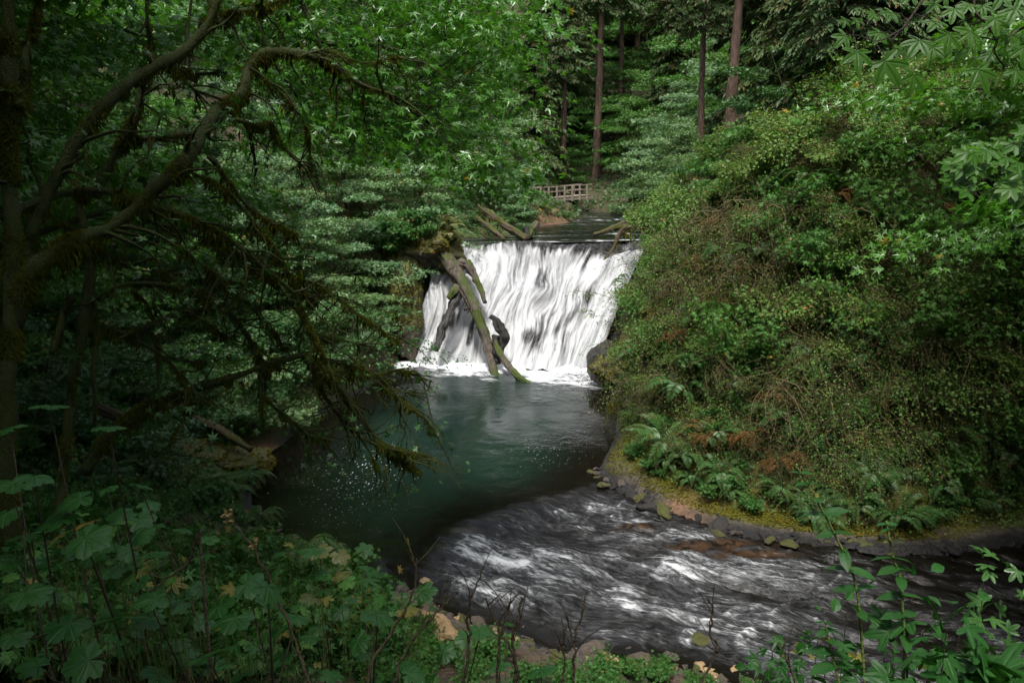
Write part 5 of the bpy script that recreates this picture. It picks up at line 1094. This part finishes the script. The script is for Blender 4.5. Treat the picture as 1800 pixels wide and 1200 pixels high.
for k, (u, v) in enumerate([(40, 1000), (110, 960), (180, 1040), (240, 980), (310, 1060), (350, 1000), (140, 1120), (230, 1160), (330, 1170), (430, 1140), (400, 1050), (480, 1090), (520, 1140), (590, 1110), (30, 1150), (80, 1070), (290, 1000), (560, 1030), (620, 1060), (690, 1150)]):
    r = np.random.default_rng(450 + k); c = at(u, v, 3.3 + 1.2 * r.random()); g = np.array([c[0], c[1], gz(c[0], c[1])]); t = thing('broad_leaved_plant', g, 'smaller seedling with several small lobed leaves under the broad leaved plants', 'plant', 'seedlings under the broad leaved plants'); sm, fm = MB(), MB()
    for j in range(9):
        e = c + r.normal(0, 1, 3) * np.array([.17, .17, .11]); dv = norm(np.array([r.normal(), r.normal() - .4, r.normal(-.1, .2)])); place(fm, T_BROAD if j % 3 else T_FINE, [e - g], [dv], [UP + rvec(r, 1, .35)[0]], .035 + .045 * r.random()); sm.add(*twigs(np.array([[r.normal(0, .02, 3), (e - g) * .6 + r.normal(0, .03, 3), e - g]]), .003, .0016, 4))
    link('stem', sm.mesh('seedling_stem', M['green_stalk']), t); link('foliage', fm.mesh('seedling_foliage', M['broad' if k % 3 else 'lush'], False), t)
# tall stems with paired leaves by the stream
def paired(pts, d, label, seed, n=8, ls=.075):
    r = np.random.default_rng(seed); P = px_path(pts, d, d, 30); g = P[-1].copy(); g[2] = gz(g[0], g[1]); P = np.vstack([P, catmull([P[-1], g], 8)[1:]]); t = thing('tall_herb', g, label, 'plant'); sm, fm = MB(), MB(); sm.add(*tube(P - g, np.linspace(.0035, .0065, len(P)), 5))
    for k in range(n):
        i = int(1 + k * 26 / n); s = ls * (.55 + .5 * min(1, k / 3)); a = k * 1.57 * .6 + r.normal(0, .2)
        for sgn in (0, math.pi): dv = np.array([math.cos(a + sgn), .5 * math.sin(a + sgn), .1 + r.normal(0, .15)]); place(fm, T_OVAL2, [P[i] - g], [dv], [UP + rvec(r, 1, .25)[0]], s * (.8 + .4 * r.random()))
    link('stem', sm.mesh('tall_herb_stem', M['green_stalk']), t); link('foliage', fm.mesh('tall_herb_foliage', M['broad']), t)
T_OVAL2 = leaf_poly([(0, 1, .5)], 21, 0, 3, .10, .25, 0, True, 1.6, .5)
paired([(1402, 822), (1425, 858), (1445, 895), (1468, 940), (1490, 985), (1505, 1030), (1512, 1090), (1520, 1200)], 3.0, 'tall green stem with paired oval leaves, leaning, the longer of two by the stream', 501, 9, .078)
paired([(1558, 915), (1562, 940), (1572, 985), (1582, 1010), (1586, 1060), (1590, 1120), (1588, 1200)], 3.0, 'tall upright green stem with paired oval leaves beside the leaning one', 502, 9, .075)
paired([(1450, 1090), (1456, 1120), (1465, 1160), (1478, 1210)], 2.9, 'short green stem with paired leaves below the two tall ones', 503, 5, .085)
def clump(u0, v0, d, W, H, n, ls, tpl, mat, label, seed, lean=0):
    r = np.random.default_rng(seed); c = at(u0, v0, d); g = np.array([c[0], c[1], gz(c[0], c[1])]); H = max(H, c[2] - g[2]); t = thing('leafy_herb', g, label, 'plant'); sm, fm = MB(), MB(); st, Cb = [], []
    for k in range(n):
        o = np.array([r.normal(0, W * .5), r.normal(0, W * .4), 0]); e = o + UP * H * (.55 + .5 * r.random()); st.append(catmull([o * .3, o * .8 + UP * H * .4, e], 6))
        for b_ in range(4): Cb.append(st[-1][5 - b_] + r.normal(0, .05, 3))
    Cb = np.array(Cb); sm.add(*twigs(np.array(st), .004, .002, 4)); bough_leaves(r, fm, Cb, rvec(r, len(Cb)), np.full(len(Cb), .13), 7, tpl, ls, .25, .3, .3, .4)
    link('stem', sm.mesh('leafy_herb_stem', M['stalk']), t); link('foliage', fm.mesh('leafy_herb_foliage', M[mat], False), t)
clump(1490, 1110, 3.4, .34, .6, 9, .060, T_OVAL, 'broad', 'dark leafy clump round the foot of the two tall stems', 511)
clump(1610, 1060, 3.5, .26, .6, 6, .075, T_OVAL, 'broad', 'dark rounded leafy clump just beyond the upright tall stem', 512)
clump(1390, 1120, 3.6, .28, .5, 7, .055, T_MAPLE, 'broad', 'small toothed leaved clump leaning towards the water, left of the tall stems', 513)
clump(1310, 1165, 3.5, .30, .4, 8, .060, T_MAPLE, 'broad', 'pale lobed leaf clump beside the bent dead stalk', 514)
clump(1680, 1160, 2.8, .30, .5, 6, .085, T_FINE, 'broad', 'low clump of large lobed leaves in the corner by the white rapids', 515)
clump(1110, 1170, 4.2, .22, .4, 5, .050, T_OVAL, 'herb', 'small bright herb at the edge of the shore stones', 516)
clump(1790, 1000, 4.6, .35, .5, 5, .080, T_FINE, 'vine', 'thin spray of lobed leaves over the dark water at the far bend', 517)
clump(1770, 1055, 3.0, .12, .5, 2, .16, T_FINE, 'broad', 'single large lobed leaf stem hanging over the white rapids', 518)
clump(690, 1110, 4.6, .3, .4, 6, .05, T_OVAL, 'herb', 'fine leaved herb among the shore stones by the broad leaved plants', 519)
# dead stalks
for k, (pts, d, lb) in enumerate([([(1028, 1046), (1024, 1082), (1014, 1100), (1012, 1125), (1008, 1160), (1006, 1215)], 2.8, 'straight dark dead stalk standing alone before the stream'), ([(844, 998), (843, 1018), (828, 1050), (822, 1090), (824, 1130), (812, 1210)], 2.8, 'tallest of the crooked dead stalks before the rapids'), ([(914, 1036), (896, 1062), (888, 1090), (880, 1120), (872, 1210)], 2.8, 'crooked dead stalk with a forked tip, second along the stream'), ([(922, 1046), (914, 1060), (913, 1084), (900, 1118), (905, 1160), (912, 1215)], 2.7, 'kinked dead stalk leaning between two others'), ([(852, 1050), (868, 1086), (884, 1120), (902, 1150), (906, 1210)], 2.6, 'dead stalk slanting across the kinked one'), ([(997, 1102), (990, 1130), (992, 1150), (988, 1210)], 2.9, 'short thin dead stalk beside the straight one'),
    ([(398, 908), (425, 935), (452, 975), (476, 1020), (492, 1065), (508, 1100), (530, 1150), (548, 1215)], 2.7, 'long arching brown stalk with withered flower heads'), ([(1242, 1046), (1254, 1080), (1248, 1110), (1262, 1135), (1250, 1160), (1226, 1215)], 2.9, 'bent dead stalk standing by the flat boulder'), ([(716, 945), (728, 985), (732, 1015), (718, 1060), (690, 1110), (660, 1150), (640, 1215)], 2.7, 'pale dry stalk arching above the tan stones'), ([(800, 1042), (770, 1075), (738, 1110), (705, 1160), (690, 1215)], 2.9, 'pale dry twig leaning to the stream'), ([(262, 1040), (300, 1010), (330, 990), (350, 930)], 2.6, 'dark forked stalk inside the leafy patch'), ([(1368, 1128), (1388, 1170), (1404, 1215)], 2.7, 'short pale dead stick below the tall green stems')]):
    r = np.random.default_rng(520 + k); P = px_path(pts, d, d, 26); P[1:-1] += r.normal(0, .003, P[1:-1].shape); g = P[-1].copy(); g[2] = min(g[2], gz(g[0], g[1])); P = np.vstack([P, [g]]) if P[-1, 2] - g[2] > .05 else P
    mb = MB().add(*tube(P - g, np.linspace(.0028, .006, len(P)), 5, .3, 40, k)); s = []
    for j in range(5):
        i = r.integers(2, 20); e = P[i] + np.array([r.normal(0, .05), r.normal(0, .03), .05 + .08 * r.random()]); s.append([P[i], (P[i] + e) / 2 + r.normal(0, .006, 3), e])
    mb.add(*twigs(np.array(s) - g, .0022, .0012, 4)); o = link('dead_stalk', mb.mesh('dead_stalk', M['twig' if 'pale' in lb or 'brown' in lb else 'stalk']), None, g); tag(o, lb, 'dead stalk', 'dead stalks on the near bank')
    if 'withered' in lb:
        hb = MB()
        for i in (0, 6): place(hb, T_DIA, np.repeat([P[i] - g], 12, 0) + rvec(r, 12, .008), rvec(r, 12), UP + rvec(r, 12, .5), .022)
        link('flower_head', hb.mesh('flower_head', M['dry'], False), o)
# ferns and herbs on the near bank
for i, (u, v, s) in enumerate([(432, 858, 1.1), (405, 880, .9), (455, 925, .9), (430, 960, .8), (520, 1005, 1.2), (565, 1010, 1.1), (560, 1055, 1.0), (610, 1045, 1.0), (640, 1090, .8), (590, 1090, .9), (545, 1090, .8), (470, 1000, .7), (700, 1085, .6), (200, 850, 1.0), (260, 830, 1.0), (320, 860, .9)]):
    p = on_ground(u, v)[0]
    if not np.isnan(p[0]): plant('fern', p, 'green fern clump on the near bank between the leafy plants and the shore stones', 'fern', 'lady_fern', 'ferns on the near bank', sc=s)
P = scatter([(0, 900), (440, 880), (480, 960), (600, 1030), (660, 1090), (640, 1195), (0, 1195)], 60, .5, 81)
for p in P: plant('herb', p, 'low green herb under the broad leaved plants of the near bank', 'herb', 'herb_clump', 'low herbs on the near bank', sc=.7 + .6 * rng.random())

P = scatter([(820, 1130), (960, 1170), (1330, 1185), (1330, 1230), (640, 1230), (660, 1110)], 26, .45, 82)
for p in P: plant('herb', p, 'low herb among the stones where the near bank meets the stream', 'herb', 'herb_clump', 'herbs among the shore stones', sc=.3 + .4 * rng.random())
# ================================================================ logs, rocks, footbridge
def log(name, pts, w, d0, d1, mat, label, seed, group='fallen wood at the falls', bump_=.35, bs=3.0, fz=0, sides=30, cat='log', flat=1.0, dz=0.0, grain=.30):
    P = px_path(pts, d0, d1, 46); P[:, 2] += dz; dep = np.linspace(d0, d1, 46); R = np.interp(np.linspace(0, 1, 46), np.linspace(0, 1, len(w)), w) / F * dep / 2
    g = P.mean(0); mb = MB().add(*tube(P - g, R, sides, bump_, bs, seed, flat=flat, grain=grain)); o = link(name, mb.mesh(name, M[mat]), None, g); tag(o, label, cat, group)
    if fz:
        r = np.random.default_rng(seed); ml = MB(); k = slice(0, 28); fuzz(ml, r, (P - g)[k], R[k], fz, .09, .3); link('moss_foliage', ml.mesh('log_moss', M['moss_tuft'], False), o)
    return o, P, R
o, P, R = log('fallen_log', [(776, 440), (796, 470), (816, 505), (838, 550), (855, 600), (866, 640), (872, 668)], [22, 22, 20, 18, 16, 14, 13], 42.4, 38.9, 'log', 'great weathered log leaning from the mossy outcrop down into the pool', 601, bump_=.22, bs=2.2, fz=900)
log('fallen_log', [(868, 596), (880, 622), (896, 646), (914, 664), (944, 682), (975, 697)], [8, 11, 12, 11, 8, 3], 39.9, 36.9, 'log', 'thinner brown log crossing behind the great one and dipping into the pool', 602, bump_=.2)
log('root_stump', [(862, 556), (874, 566), (884, 590), (882, 615), (876, 632)], [8, 14, 15, 11, 6], 40.3, 39.7, 'log_wet', 'black wet root stump jammed behind the great log', 603, bump_=.5, bs=3, grain=.6, cat='stump')
log('root_stump', [(872, 590), (868, 612), (874, 640)], [12, 14, 8], 40.0, 39.6, 'log_wet', 'small black broken root below the wet stump', 604, bump_=.9, bs=3, cat='stump')
log('drift_log', [(806, 462), (826, 470), (838, 492), (848, 515), (853, 532)], [18, 14, 11, 10, 6], 42.6, 41.6, 'log', 'grey driftwood limb lying along the upper side of the great log', 605, bump_=.5)
log('rock_slab', [(806, 512), (792, 545), (778, 580), (766, 616)], [20, 15, 13, 11], 41.4, 39.8, 'black_rock', 'long black wet rock rib splitting the small chute beside the great log', 606, bump_=.5, bs=2.5, cat='rock', group='wet rocks at the falls')
log('drift_log', [(788, 524), (797, 512), (806, 504)], [9, 14, 12], 40.9, 41.2, 'log', 'short broken log stub lodged on top of the black rock rib', 607, bump_=.3)
log('drift_log', [(815, 545), (828, 540)], [5, 6], 40.6, 40.6, 'log_wet', 'tiny dark stick poking out of the small chute', 608)
log('fallen_log', [(836, 358), (860, 376), (890, 398), (926, 420)], [10, 11, 12, 11], 53.5, 47.8, 'log_moss', 'mossy log slanting down the bank to the lip of the falls', 609, bump_=.2, fz=500)
log('fallen_log', [(838, 382), (858, 398), (886, 421)], [7, 8, 7], 50.5, 46.8, 'log_moss', 'thin mossy log below the larger one by the lip', 610, bump_=.25)
log('root_stump', [(930, 416), (936, 404), (944, 391)], [18, 15, 11], 48.5, 48.9, 'log', 'pale split stump standing at the end of the mossy log', 611, bump_=.35, cat='stump')
log('root_stump', [(926, 418), (927, 408), (922, 400)], [12, 12, 9], 48.3, 48.5, 'log_wet', 'dark short stump beside the pale split one', 612, bump_=.6, cat='stump')
log('fallen_log', [(1044, 413), (1070, 404), (1100, 392), (1148, 372)], [6, 9, 11, 12], 50.5, 53.5, 'log_moss', 'long bare log lying across the creek just above the lip', 613, bump_=.18)
o, P, R = log('mossy_branch', [(1160, 392), (1130, 398), (1102, 400), (1088, 412), (1078, 436), (1066, 455), (1063, 478)], [9, 10, 11, 7, 6, 5, 3], 46.5, 46.0, 'log_moss', 'crooked moss covered branch hanging over the lip of the falls', 614, bump_=.4, fz=700)
r = np.random.default_rng(615); s = []
for k in range(16):
    i = r.integers(10, 44); e = P[i] + np.array([r.normal(0, .7), r.normal(0, .3), r.normal(.1, .45)]); s.append([P[i], (P[i] + e) / 2 + r.normal(0, .08, 3), e])
link('twig', MB().add(*twigs(np.array(s) - np.array(o.location), .018, .005, 4)).mesh('mossy_branch_twig', M['twig_grey']), o)
log('fallen_log', [(290, 905), (330, 930), (372, 958), (412, 985)], [9, 9, 8, 7], 12.5, 15.0, 'log', 'thin brown log lying on the near bank behind the leafy plants', 616, 'fallen wood on the near bank', dz=-.1)
log('fallen_log', [(350, 1002), (410, 1008), (470, 1000), (500, 990)], [12, 14, 12, 8], 14.5, 16.5, 'log_moss', 'rotten log half sunk among the shore stones', 617, 'fallen wood on the near bank', dz=-.1)
log('fallen_log', [(340, 730), (380, 748), (420, 772), (440, 785)], [14, 16, 15, 10], 26.5, 26, 'log_moss', 'mossy log lying across the muddy landing by the pool', 618, 'fallen wood on the near bank', dz=-.1)
log('fallen_log', [(165, 700), (200, 715), (245, 735)], [16, 16, 12], 19, 20, 'log_moss', 'old mossy log on the dim forest floor', 619, 'fallen wood on the near bank', dz=-.2)
for k, (pts, w, d) in enumerate([([(1108, 690), (1098, 712), (1090, 740), (1084, 765)], [9, 8, 6, 4], 32), ([(1104, 680), (1080, 705), (1068, 730), (1060, 760)], [7, 5, 3, 2], 31.5), ([(1112, 700), (1106, 735), (1100, 770)], [7, 6, 4], 31.5)]):
    o, P, R = log('hanging_root', pts, w, d, d - .5, 'bark_moss', ['thickest dark root hanging off the overhanging bank to the water', 'thin pale root reaching out over the pool', 'short dark root behind the thickest one'][k], 620 + k, 'roots hanging over the pool', .4, 5, 220, cat='root')
# ---- mossy stumps and snags on the steep bank
for k, (pts, w, d, m_, lb) in enumerate([([(1472, 165), (1474, 205), (1478, 250)], [22, 26, 30], 31, 'bark_dark', 'dark snag standing on the steep bank under the hemlock'), ([(1368, 190), (1370, 230), (1374, 275)], [18, 22, 26], 33, 'bark_dark', 'broken dark stump on the brow beside the vine maples'), ([(1518, 290), (1514, 320), (1516, 360)], [16, 14, 8], 27, 'log_moss', 'moss capped root stub high on the steep bank'), ([(1600, 330), (1604, 360), (1612, 400)], [12, 10, 6], 26.5, 'log_moss', 'slim moss capped root stub on the shaded end of the bank'), ([(1500, 200), (1540, 190), (1575, 205), (1610, 240)], [18, 14, 10, 5], 28, 'log_moss', 'arching mossy dead limb over the hanging roots'), ([(1545, 190), (1530, 230), (1520, 270)], [12, 10, 6], 28, 'bark_moss', 'drooping mossy dead limb below the arching one')]):
    log('snag', pts, w, d, d, m_, lb, 630 + k, 'snags on the steep bank', .5, 3, 150, cat='snag')

# ---- rocks
def rock_mesh(seed, mat, sq=(1, .8, .62), rough=.35, sub=3, fr=1.3, cut=True):
    import bmesh
    bm = bmesh.new(); bmesh.ops.create_icosphere(bm, subdivisions=sub, radius=1); V = np.array([v.co[:] for v in bm.verts]); Fc = np.array([[v.index for v in f.verts] for f in bm.faces]); bm.free()
    r = np.random.default_rng(seed)
    if cut:
        for k in range(9):                      # broken flat faces
            n = norm(r.normal(size=3)); h = .62 + .25 * r.random(); d = V @ n; V = V - np.where(d > h, d - h, 0)[:, None] * n * .85
    V = V * (1 + rough * fbm(V * fr + seed * 3.7, 4, seed))[:, None] * np.array(sq)
    return MB().add(V, Fc).mesh('rock', M[mat])
RM = [rock_mesh(700 + k, 'rock', (1, .75 + .2 * (k % 2), .55 + .08 * k), .28, 4) for k in range(4)]
RB0 = [rock_mesh(735 + k, 'black_rock', (1, .8, .6), .3, 4) for k in range(2)]
RT = [rock_mesh(710 + k, 'rock_tan', (1, .7, .62), .3, 4) for k in range(2)]
RG = [rock_mesh(720 + k, 'rock_moss', (1, .85, .6), .3, 4) for k in range(2)]
def rock(u, v, wpx, label, me, group, seed, z=None, sink=.25, sx=1.0, name='river_rock'):
    p = on_ground(u, v)[0] if z is None else onz(u, v, z); d = project(p)[2]; s = wpx / F * d / 2; r = np.random.default_rng(seed)
    o = link(name, me, None, p + UP * s * (.55 - sink)); o.rotation_euler = (r.normal(0, .2), r.normal(0, .2), r.random() * 6.28); o.scale = (s * sx, s, s); return tag(o, label, 'rock', group)
G = 'stones along the near shore'
named = [(750, 1036, 44, 'T', 'pale tan boulder at the water line, the brighter of two'), (775, 1118, 78, 'T', 'large tan split boulder among the herbs'), (703, 1046, 34, 'R', 'round brown stone next to the pale tan boulder'), (724, 1052, 28, 'R', 'brown stone wedged under the pale tan boulder'), (786, 1044, 44, 'R', 'dark flat stone in the shallows beyond the pale tan boulder'), (690, 1050, 26, 'R', 'brown stone at the inner end of the shore row'), (842, 1100, 30, 'R', 'brown stone behind the crooked dead stalks'), (838, 1136, 44, 'G', 'mossy stone below the crooked dead stalks'), (862, 1134, 34, 'R', 'grey pink stone behind the kinked dead stalk'), (920, 1110, 22, 'R', 'dark wet stone alone in the rapids edge'),
         (1042, 1152, 50, 'R', 'broad brown stone at the water by the straight stalk'), (1012, 1162, 34, 'R', 'brown stone beside the straight dead stalk'), (984, 1164, 36, 'G', 'mossy brown stone by the short thin stalk'), (1174, 1124, 34, 'G', 'golden mossy stone standing in the stream margin'), (1196, 1132, 30, 'R', 'grey stone between the golden mossy one and the flat boulder'), (1218, 1140, 66, 'G', 'large flat brown boulder at the edge of the stream'), (1184, 1164, 40, 'R', 'dark split stone before the flat boulder'), (1158, 1184, 34, 'R', 'dark stone lowest at the stream margin'), (1022, 936, 14, 'G', 'small mossy stone breaking the middle of the rapids'), (830, 962, 20, 'R', 'dark stone under the first white rapid'), (760, 1000, 18, 'R', 'dark stone in the still water above the rapids'),
         (480, 976, 26, 'G', 'yellow mossy stone at the shore, the larger of a pair'), (464, 982, 24, 'R', 'grey stone behind the mossy pair'), (500, 976, 22, 'G', 'smaller mossy stone of the pair at the shore'), (556, 946, 26, 'R', 'pink grey stone in the shallow pool'), (452, 900, 16, 'R', 'dark stone in the pool by the ferns'), (470, 874, 14, 'R', 'small grey stone furthest out by the ferns'), (492, 938, 18, 'R', 'grey stone below the ferns at the pool'), (512, 946, 14, 'R', 'small pale stone before the pink grey one'), (560, 930, 16, 'R', 'tan stone breaking the dark pool'), (640, 1030, 26, 'R', 'brown stone under the bright leaves'), (664, 1042, 24, 'R', 'dark stone next to the one under the bright leaves'), (540, 975, 30, 'R', 'flat brown stone between ferns and pool'), (515, 965, 22, 'R', 'brown stone touching the flat brown one')]
for k, (u, v, w_, m_, lb) in enumerate(named):
    me = {'R': RM, 'T': RT, 'G': RG}[m_]; rock(u, v, w_, lb, me[k % len(me)], G, 740 + k, sx=1.15)
r = np.random.default_rng(760); sh = catmull(np.array(near_px[8:], float), 200)
for k in range(75):
    q = sh[r.integers(0, 200)]; p = onz(q[0] + r.normal(0, 16), q[1] + r.normal(4, 12), 0); 
    if p[1] > 25: continue
    o = link('shore_stone', (RM + RG[:1] + RT[:1] * (k % 4 == 0))[r.integers(0, 5)], None, (p[0], p[1], gz(p[0], p[1]) + .01)); s = .05 + .11 * r.random() ** 2; o.scale = (s * 1.2, s, s * .9); o.rotation_euler = r.normal(0, .5, 3) + np.array([0, 0, r.random() * 6]); tag(o, 'small brown stone in the stony margin of the near bank', 'stone', 'small stones of the near margin')
for k in range(150):
    p = onz(r.uniform(680, 1330), 0, 0) if 0 else onz(*((lambda u: (u, np.interp(u, [680, 760, 900, 1000, 1330], [1060, 1090, 1142, 1182, 1186]) + r.normal(6, 20)))(r.uniform(680, 1330))), -.2); s = .06 + .14 * r.random() ** 1.8
    if sdist(p[0], p[1], W1) < -.9: continue
    o = link('shore_stone', (RM + RG[:1] + RT)[r.integers(0, 7)], None, (p[0], p[1], max(gz(p[0], p[1]), -.35) + .02)); o.scale = (s * 1.25, s, s * .9); o.rotation_euler = r.normal(0, .4, 3) + np.array([0, 0, r.random() * 6]); tag(o, 'brown stone of the low heap where the near bank meets the stream', 'stone', 'heap of stones by the stream')
sh = catmull(np.array(far_px[1:11], float), 200)
for k in range(125):
    q = sh[r.integers(0, 200)]; p = onz(q[0] + r.normal(0, 8), q[1] + r.normal(-2, 6), 0)
    o = link('shore_stone', (RM[:1] + RB0)[r.integers(0, 3)], None, (p[0], p[1], gz(p[0], p[1]) + .01)); s = .05 + .13 * r.random() ** 2; o.scale = (s * 1.2, s, s * .8); o.rotation_euler = r.normal(0, .5, 3) + np.array([0, 0, r.random() * 6]); tag(o, 'small wet stone along the foot of the steep bank', 'stone', 'small stones of the far margin')
RB = [rock_mesh(730 + k, 'black_rock', (1, .8, .6), .3, 4) for k in range(2)]
for k in range(22):
    q = sh[r.integers(20, 200)]; p = onz(q[0] + r.normal(0, 6), q[1] + r.normal(0, 5), 0); s = .10 + .28 * r.random() ** 2
    o = link('bank_rock', (RB + RG)[r.integers(0, 4)], None, (p[0], p[1], .0)); o.scale = (s * 1.4, s, s * .75); o.rotation_euler = r.normal(0, .3, 3) + np.array([0, 0, r.random() * 6]); tag(o, 'dark wet rock breaking the water line under the steep bank', 'rock', 'rocks at the water line of the steep bank')
for k in range(26):
    q = sh[r.integers(30, 200)]; p = onz(q[0] + r.normal(0, 8), q[1] - 7 + r.normal(0, 4), .2)
    if sdist(p[0], p[1], W1) > .12: plant('fern' if k % 2 else 'herb', (p[0], p[1], gz(p[0], p[1])), ('small fern' if k % 2 else 'small herb') + ' drooping over the water line of the steep bank', 'fern' if k % 2 else 'herb', 'sword_fern' if k % 2 else 'herb_clump', ('ferns' if k % 2 else 'herbs') + ' at the water line of the steep bank', sc=.3 + .45 * rng.random())
# mossy outcrop the great log springs from, dark foot of the other side, mossy boulders on the landing
def boulder(c, sq, mat, label, seed, rough=.28, fr=1.2, tuft=0):
    me = rock_mesh(seed, mat, sq, rough, 5, fr, False); o = link('boulder', me, None, c); tag(o, label, 'boulder', 'boulders round the pool')
    if tuft:
        rr = np.random.default_rng(seed); d = norm(rvec(rr, tuft)); d[:, 2] = np.abs(d[:, 2]) * 1.0 - .15; d = norm(d); q = d * (1 + rough * fbm(d * fr + seed * 3.7, 4, seed))[:, None] * np.array(sq); mb = MB(); place(mb, T_DIA, q, d * .4 + rvec(rr, tuft, .6) - UP * .4, d + UP * .4 + rvec(rr, tuft, .3), .05 + .08 * rr.random(tuft)); link('moss_foliage', mb.mesh('boulder_moss', M['moss_tuft'], False), o)
boulder(at(752, 432, 43.3), (1.7, 1.5, 1.35), 'rock_moss', 'mossy outcrop overhanging the small chute, root of the great log', 801, .42, 1.5, 5200)
boulder(at(716, 470, 43.4), (1.25, 1.4, 2.0), 'rock_moss', 'mossy brown rock wall beside the small chute', 802, .3, 1.0, 1600)
boulder(at(716, 560, 42.0), (.8, 1.3, 2.5), 'rock_moss', 'dark mossy rock face bounding the small chute', 803, .4, 1.5, 3200)
boulder(at(1062, 640, 38.6), (.75, 1.5, .95), 'black_rock', 'black wet rock ledge at the far foot of the falls', 804, .3, 1.4)
boulder(at(1074, 652, 37.2), (.85, 1.3, .75), 'rock_moss', 'moss topped rock ledge by the steep bank end of the falls', 805, .4, 1.6, 1500)
boulder(on_ground(400, 812)[0], (1.5, 1.0, .45), 'rock_moss', 'low mossy boulder on the landing by the dark pool', 806, .3, 1.3, 1500)
boulder(on_ground(352, 800)[0], (.9, .7, .5), 'rock_moss', 'mossy boulder behind the low one on the landing', 807, .3, 1.3, 700)
if 0: boulder(on_ground(1085, 830)[0] + UP * .1, (1.1, .9, .42), 'rock_moss', 'golden mossy hump at the corner of the steep bank', 808, .42, 1.6, 3600)
# ---- footbridge
Aa, Bb = np.array([.3, 79.2, 7.05]), np.array([7.9, 87.4, 7.42]); L = np.linalg.norm(Bb - Aa); ang = math.atan2(Bb[1] - Aa[1], Bb[0] - Aa[0]); tilt = math.asin((Bb[2] - Aa[2]) / L)
br = thing('footbridge', Aa, 'narrow timber footbridge with post and rail sides over the creek above the falls', 'bridge'); br.rotation_euler = (0, -tilt, ang)
def box(mb, x0, x1, y0, y1, z0, z1):
    V = np.array([(x, y, z) for x in (x0, x1) for y in (y0, y1) for z in (z0, z1)]); mb.add(V, np.array([(0, 1, 3, 2), (4, 6, 7, 5), (0, 4, 5, 1), (2, 3, 7, 6), (0, 2, 6, 4), (1, 5, 7, 3)]))
mb = MB()
for k in range(int(L / .2)): box(mb, k * .2, k * .2 + .185, -.75, .75, 0, .06)
link('deck', mb.mesh('bridge_deck', M['timber'], False), br)
for y in (-.72, .6):
    mb = MB(); box(mb, -.3, L + .3, y, y + .16, -.34, -.003); link('beam', mb.mesh('bridge_beam', M['timber'], False), br)
    for z, n in ((1.10, 'handrail'), (.60, 'rail')):
        mb = MB(); box(mb, -.2, L + .2, y + (-.03 if y < 0 else .09), y + (.04 if y < 0 else .16), z, z + .085); link(n, mb.mesh('bridge_' + n, M['timber'], False), br)
    pm = MB(); box(pm, -.07, .07, -.07, .07, -.45, 1.18); me = pm.mesh('bridge_post', M['timber'], False)
    for k in range(9): link('post', me, br, ((k + .3) * L / 9, y + (-.12 if y < 0 else .28), 0))

# growth on the outcrop and the stony margin
oc = at(752, 432, 43.3)
for k, (dx, dy, dz, kd, s) in enumerate([(1.2, -.6, .75, 'palefern', 1.0), (1.35, -.9, .35, 'palefern', .85), (.9, -.3, 1.1, 'palefern', .9), (.3, -.9, .95, 'fern', .8), (-.5, -.8, 1.0, 'herb', 1.6), (-1.0, -.9, .8, 'herb', 1.5), (.1, -1.2, .55, 'herb', 1.2), (-.6, -1.3, .3, 'herb', 1.3), (-1.3, -1.2, .2, 'herb', 1.6), (.5, .3, 1.25, 'herb', 1.5), (-1.6, -.9, -.5, 'herb', 1.6), (-1.9, -1.0, .6, 'herb', 1.8)]):
    fe = kd != 'herb'
    plant(kd, oc + np.array([dx, dy, dz]), ('pale yellow green fern hanging off the outcrop over the great log' if kd == 'palefern' else 'dark fern on the outcrop behind the great log') if fe else 'herb clump growing on the mossy outcrop beside the falls', 'fern' if fe else 'herb', 'cliff_fern' if fe else 'herb_clump', ('ferns' if fe else 'herbs') + ' on the mossy outcrop', sc=s)
# ================================================================ light, camera
w = bpy.data.worlds.new('World'); SC.world = w; w.use_nodes = True
nt = w.node_tree
sky = nt.nodes.new('ShaderNodeTexSky'); sky.sky_type = 'NISHITA'; sky.sun_disc = False
SUN_EL, SUN_AZ = math.radians(66), math.radians(188)
sky.sun_elevation = SUN_EL; sky.sun_rotation = SUN_AZ
sky.air_density = 1.0; sky.dust_density = 3.0
hs = nt.nodes.new('ShaderNodeHueSaturation'); hs.inputs['Saturation'].default_value = .45      # thin cloud takes the blue out
nt.links.new(sky.outputs[0], hs.inputs['Color']); nt.links.new(hs.outputs[0], nt.nodes['Background'].inputs[0]); nt.nodes['Background'].inputs[1].default_value = .075
sun = bpy.data.lights.new('sun', 'SUN'); sun.energy = SUN_E; sun.angle = math.radians(10); sun.color = (1, .96, .9)
so = bpy.data.objects.new('sun', sun); COL.objects.link(so)
from mathutils import Vector
so.rotation_euler = Vector((math.sin(SUN_AZ) * math.cos(SUN_EL), math.cos(SUN_AZ) * math.cos(SUN_EL), math.sin(SUN_EL))).to_track_quat('Z', 'Y').to_euler()
so.location = (0, 30, 60)
cd = bpy.data.cameras.new('camera'); co = bpy.data.objects.new('camera', cd); COL.objects.link(co)
co.location = CAM; co.rotation_euler = (math.pi / 2 - PITCH, 0, 0)
cd.sensor_width = 36; cd.lens = 36 * F / 1800; cd.clip_end = 2000; cd.clip_start = .05
SC.camera = co
SC.view_settings.view_transform = 'Standard'; SC.view_settings.look = 'None'; SC.view_settings.exposure = EXPO; SC.view_settings.gamma = 1
SC.render.engine = 'CYCLES'
c = SC.cycles
c.max_bounces = 6; c.diffuse_bounces = 3; c.glossy_bounces = 2; c.transmission_bounces = 3; c.transparent_max_bounces = 4
c.caustics_reflective = False; c.caustics_refractive = False
c.use_adaptive_sampling = True; c.adaptive_threshold = .015
c.use_denoising = True; c.sample_clamp_indirect = 4
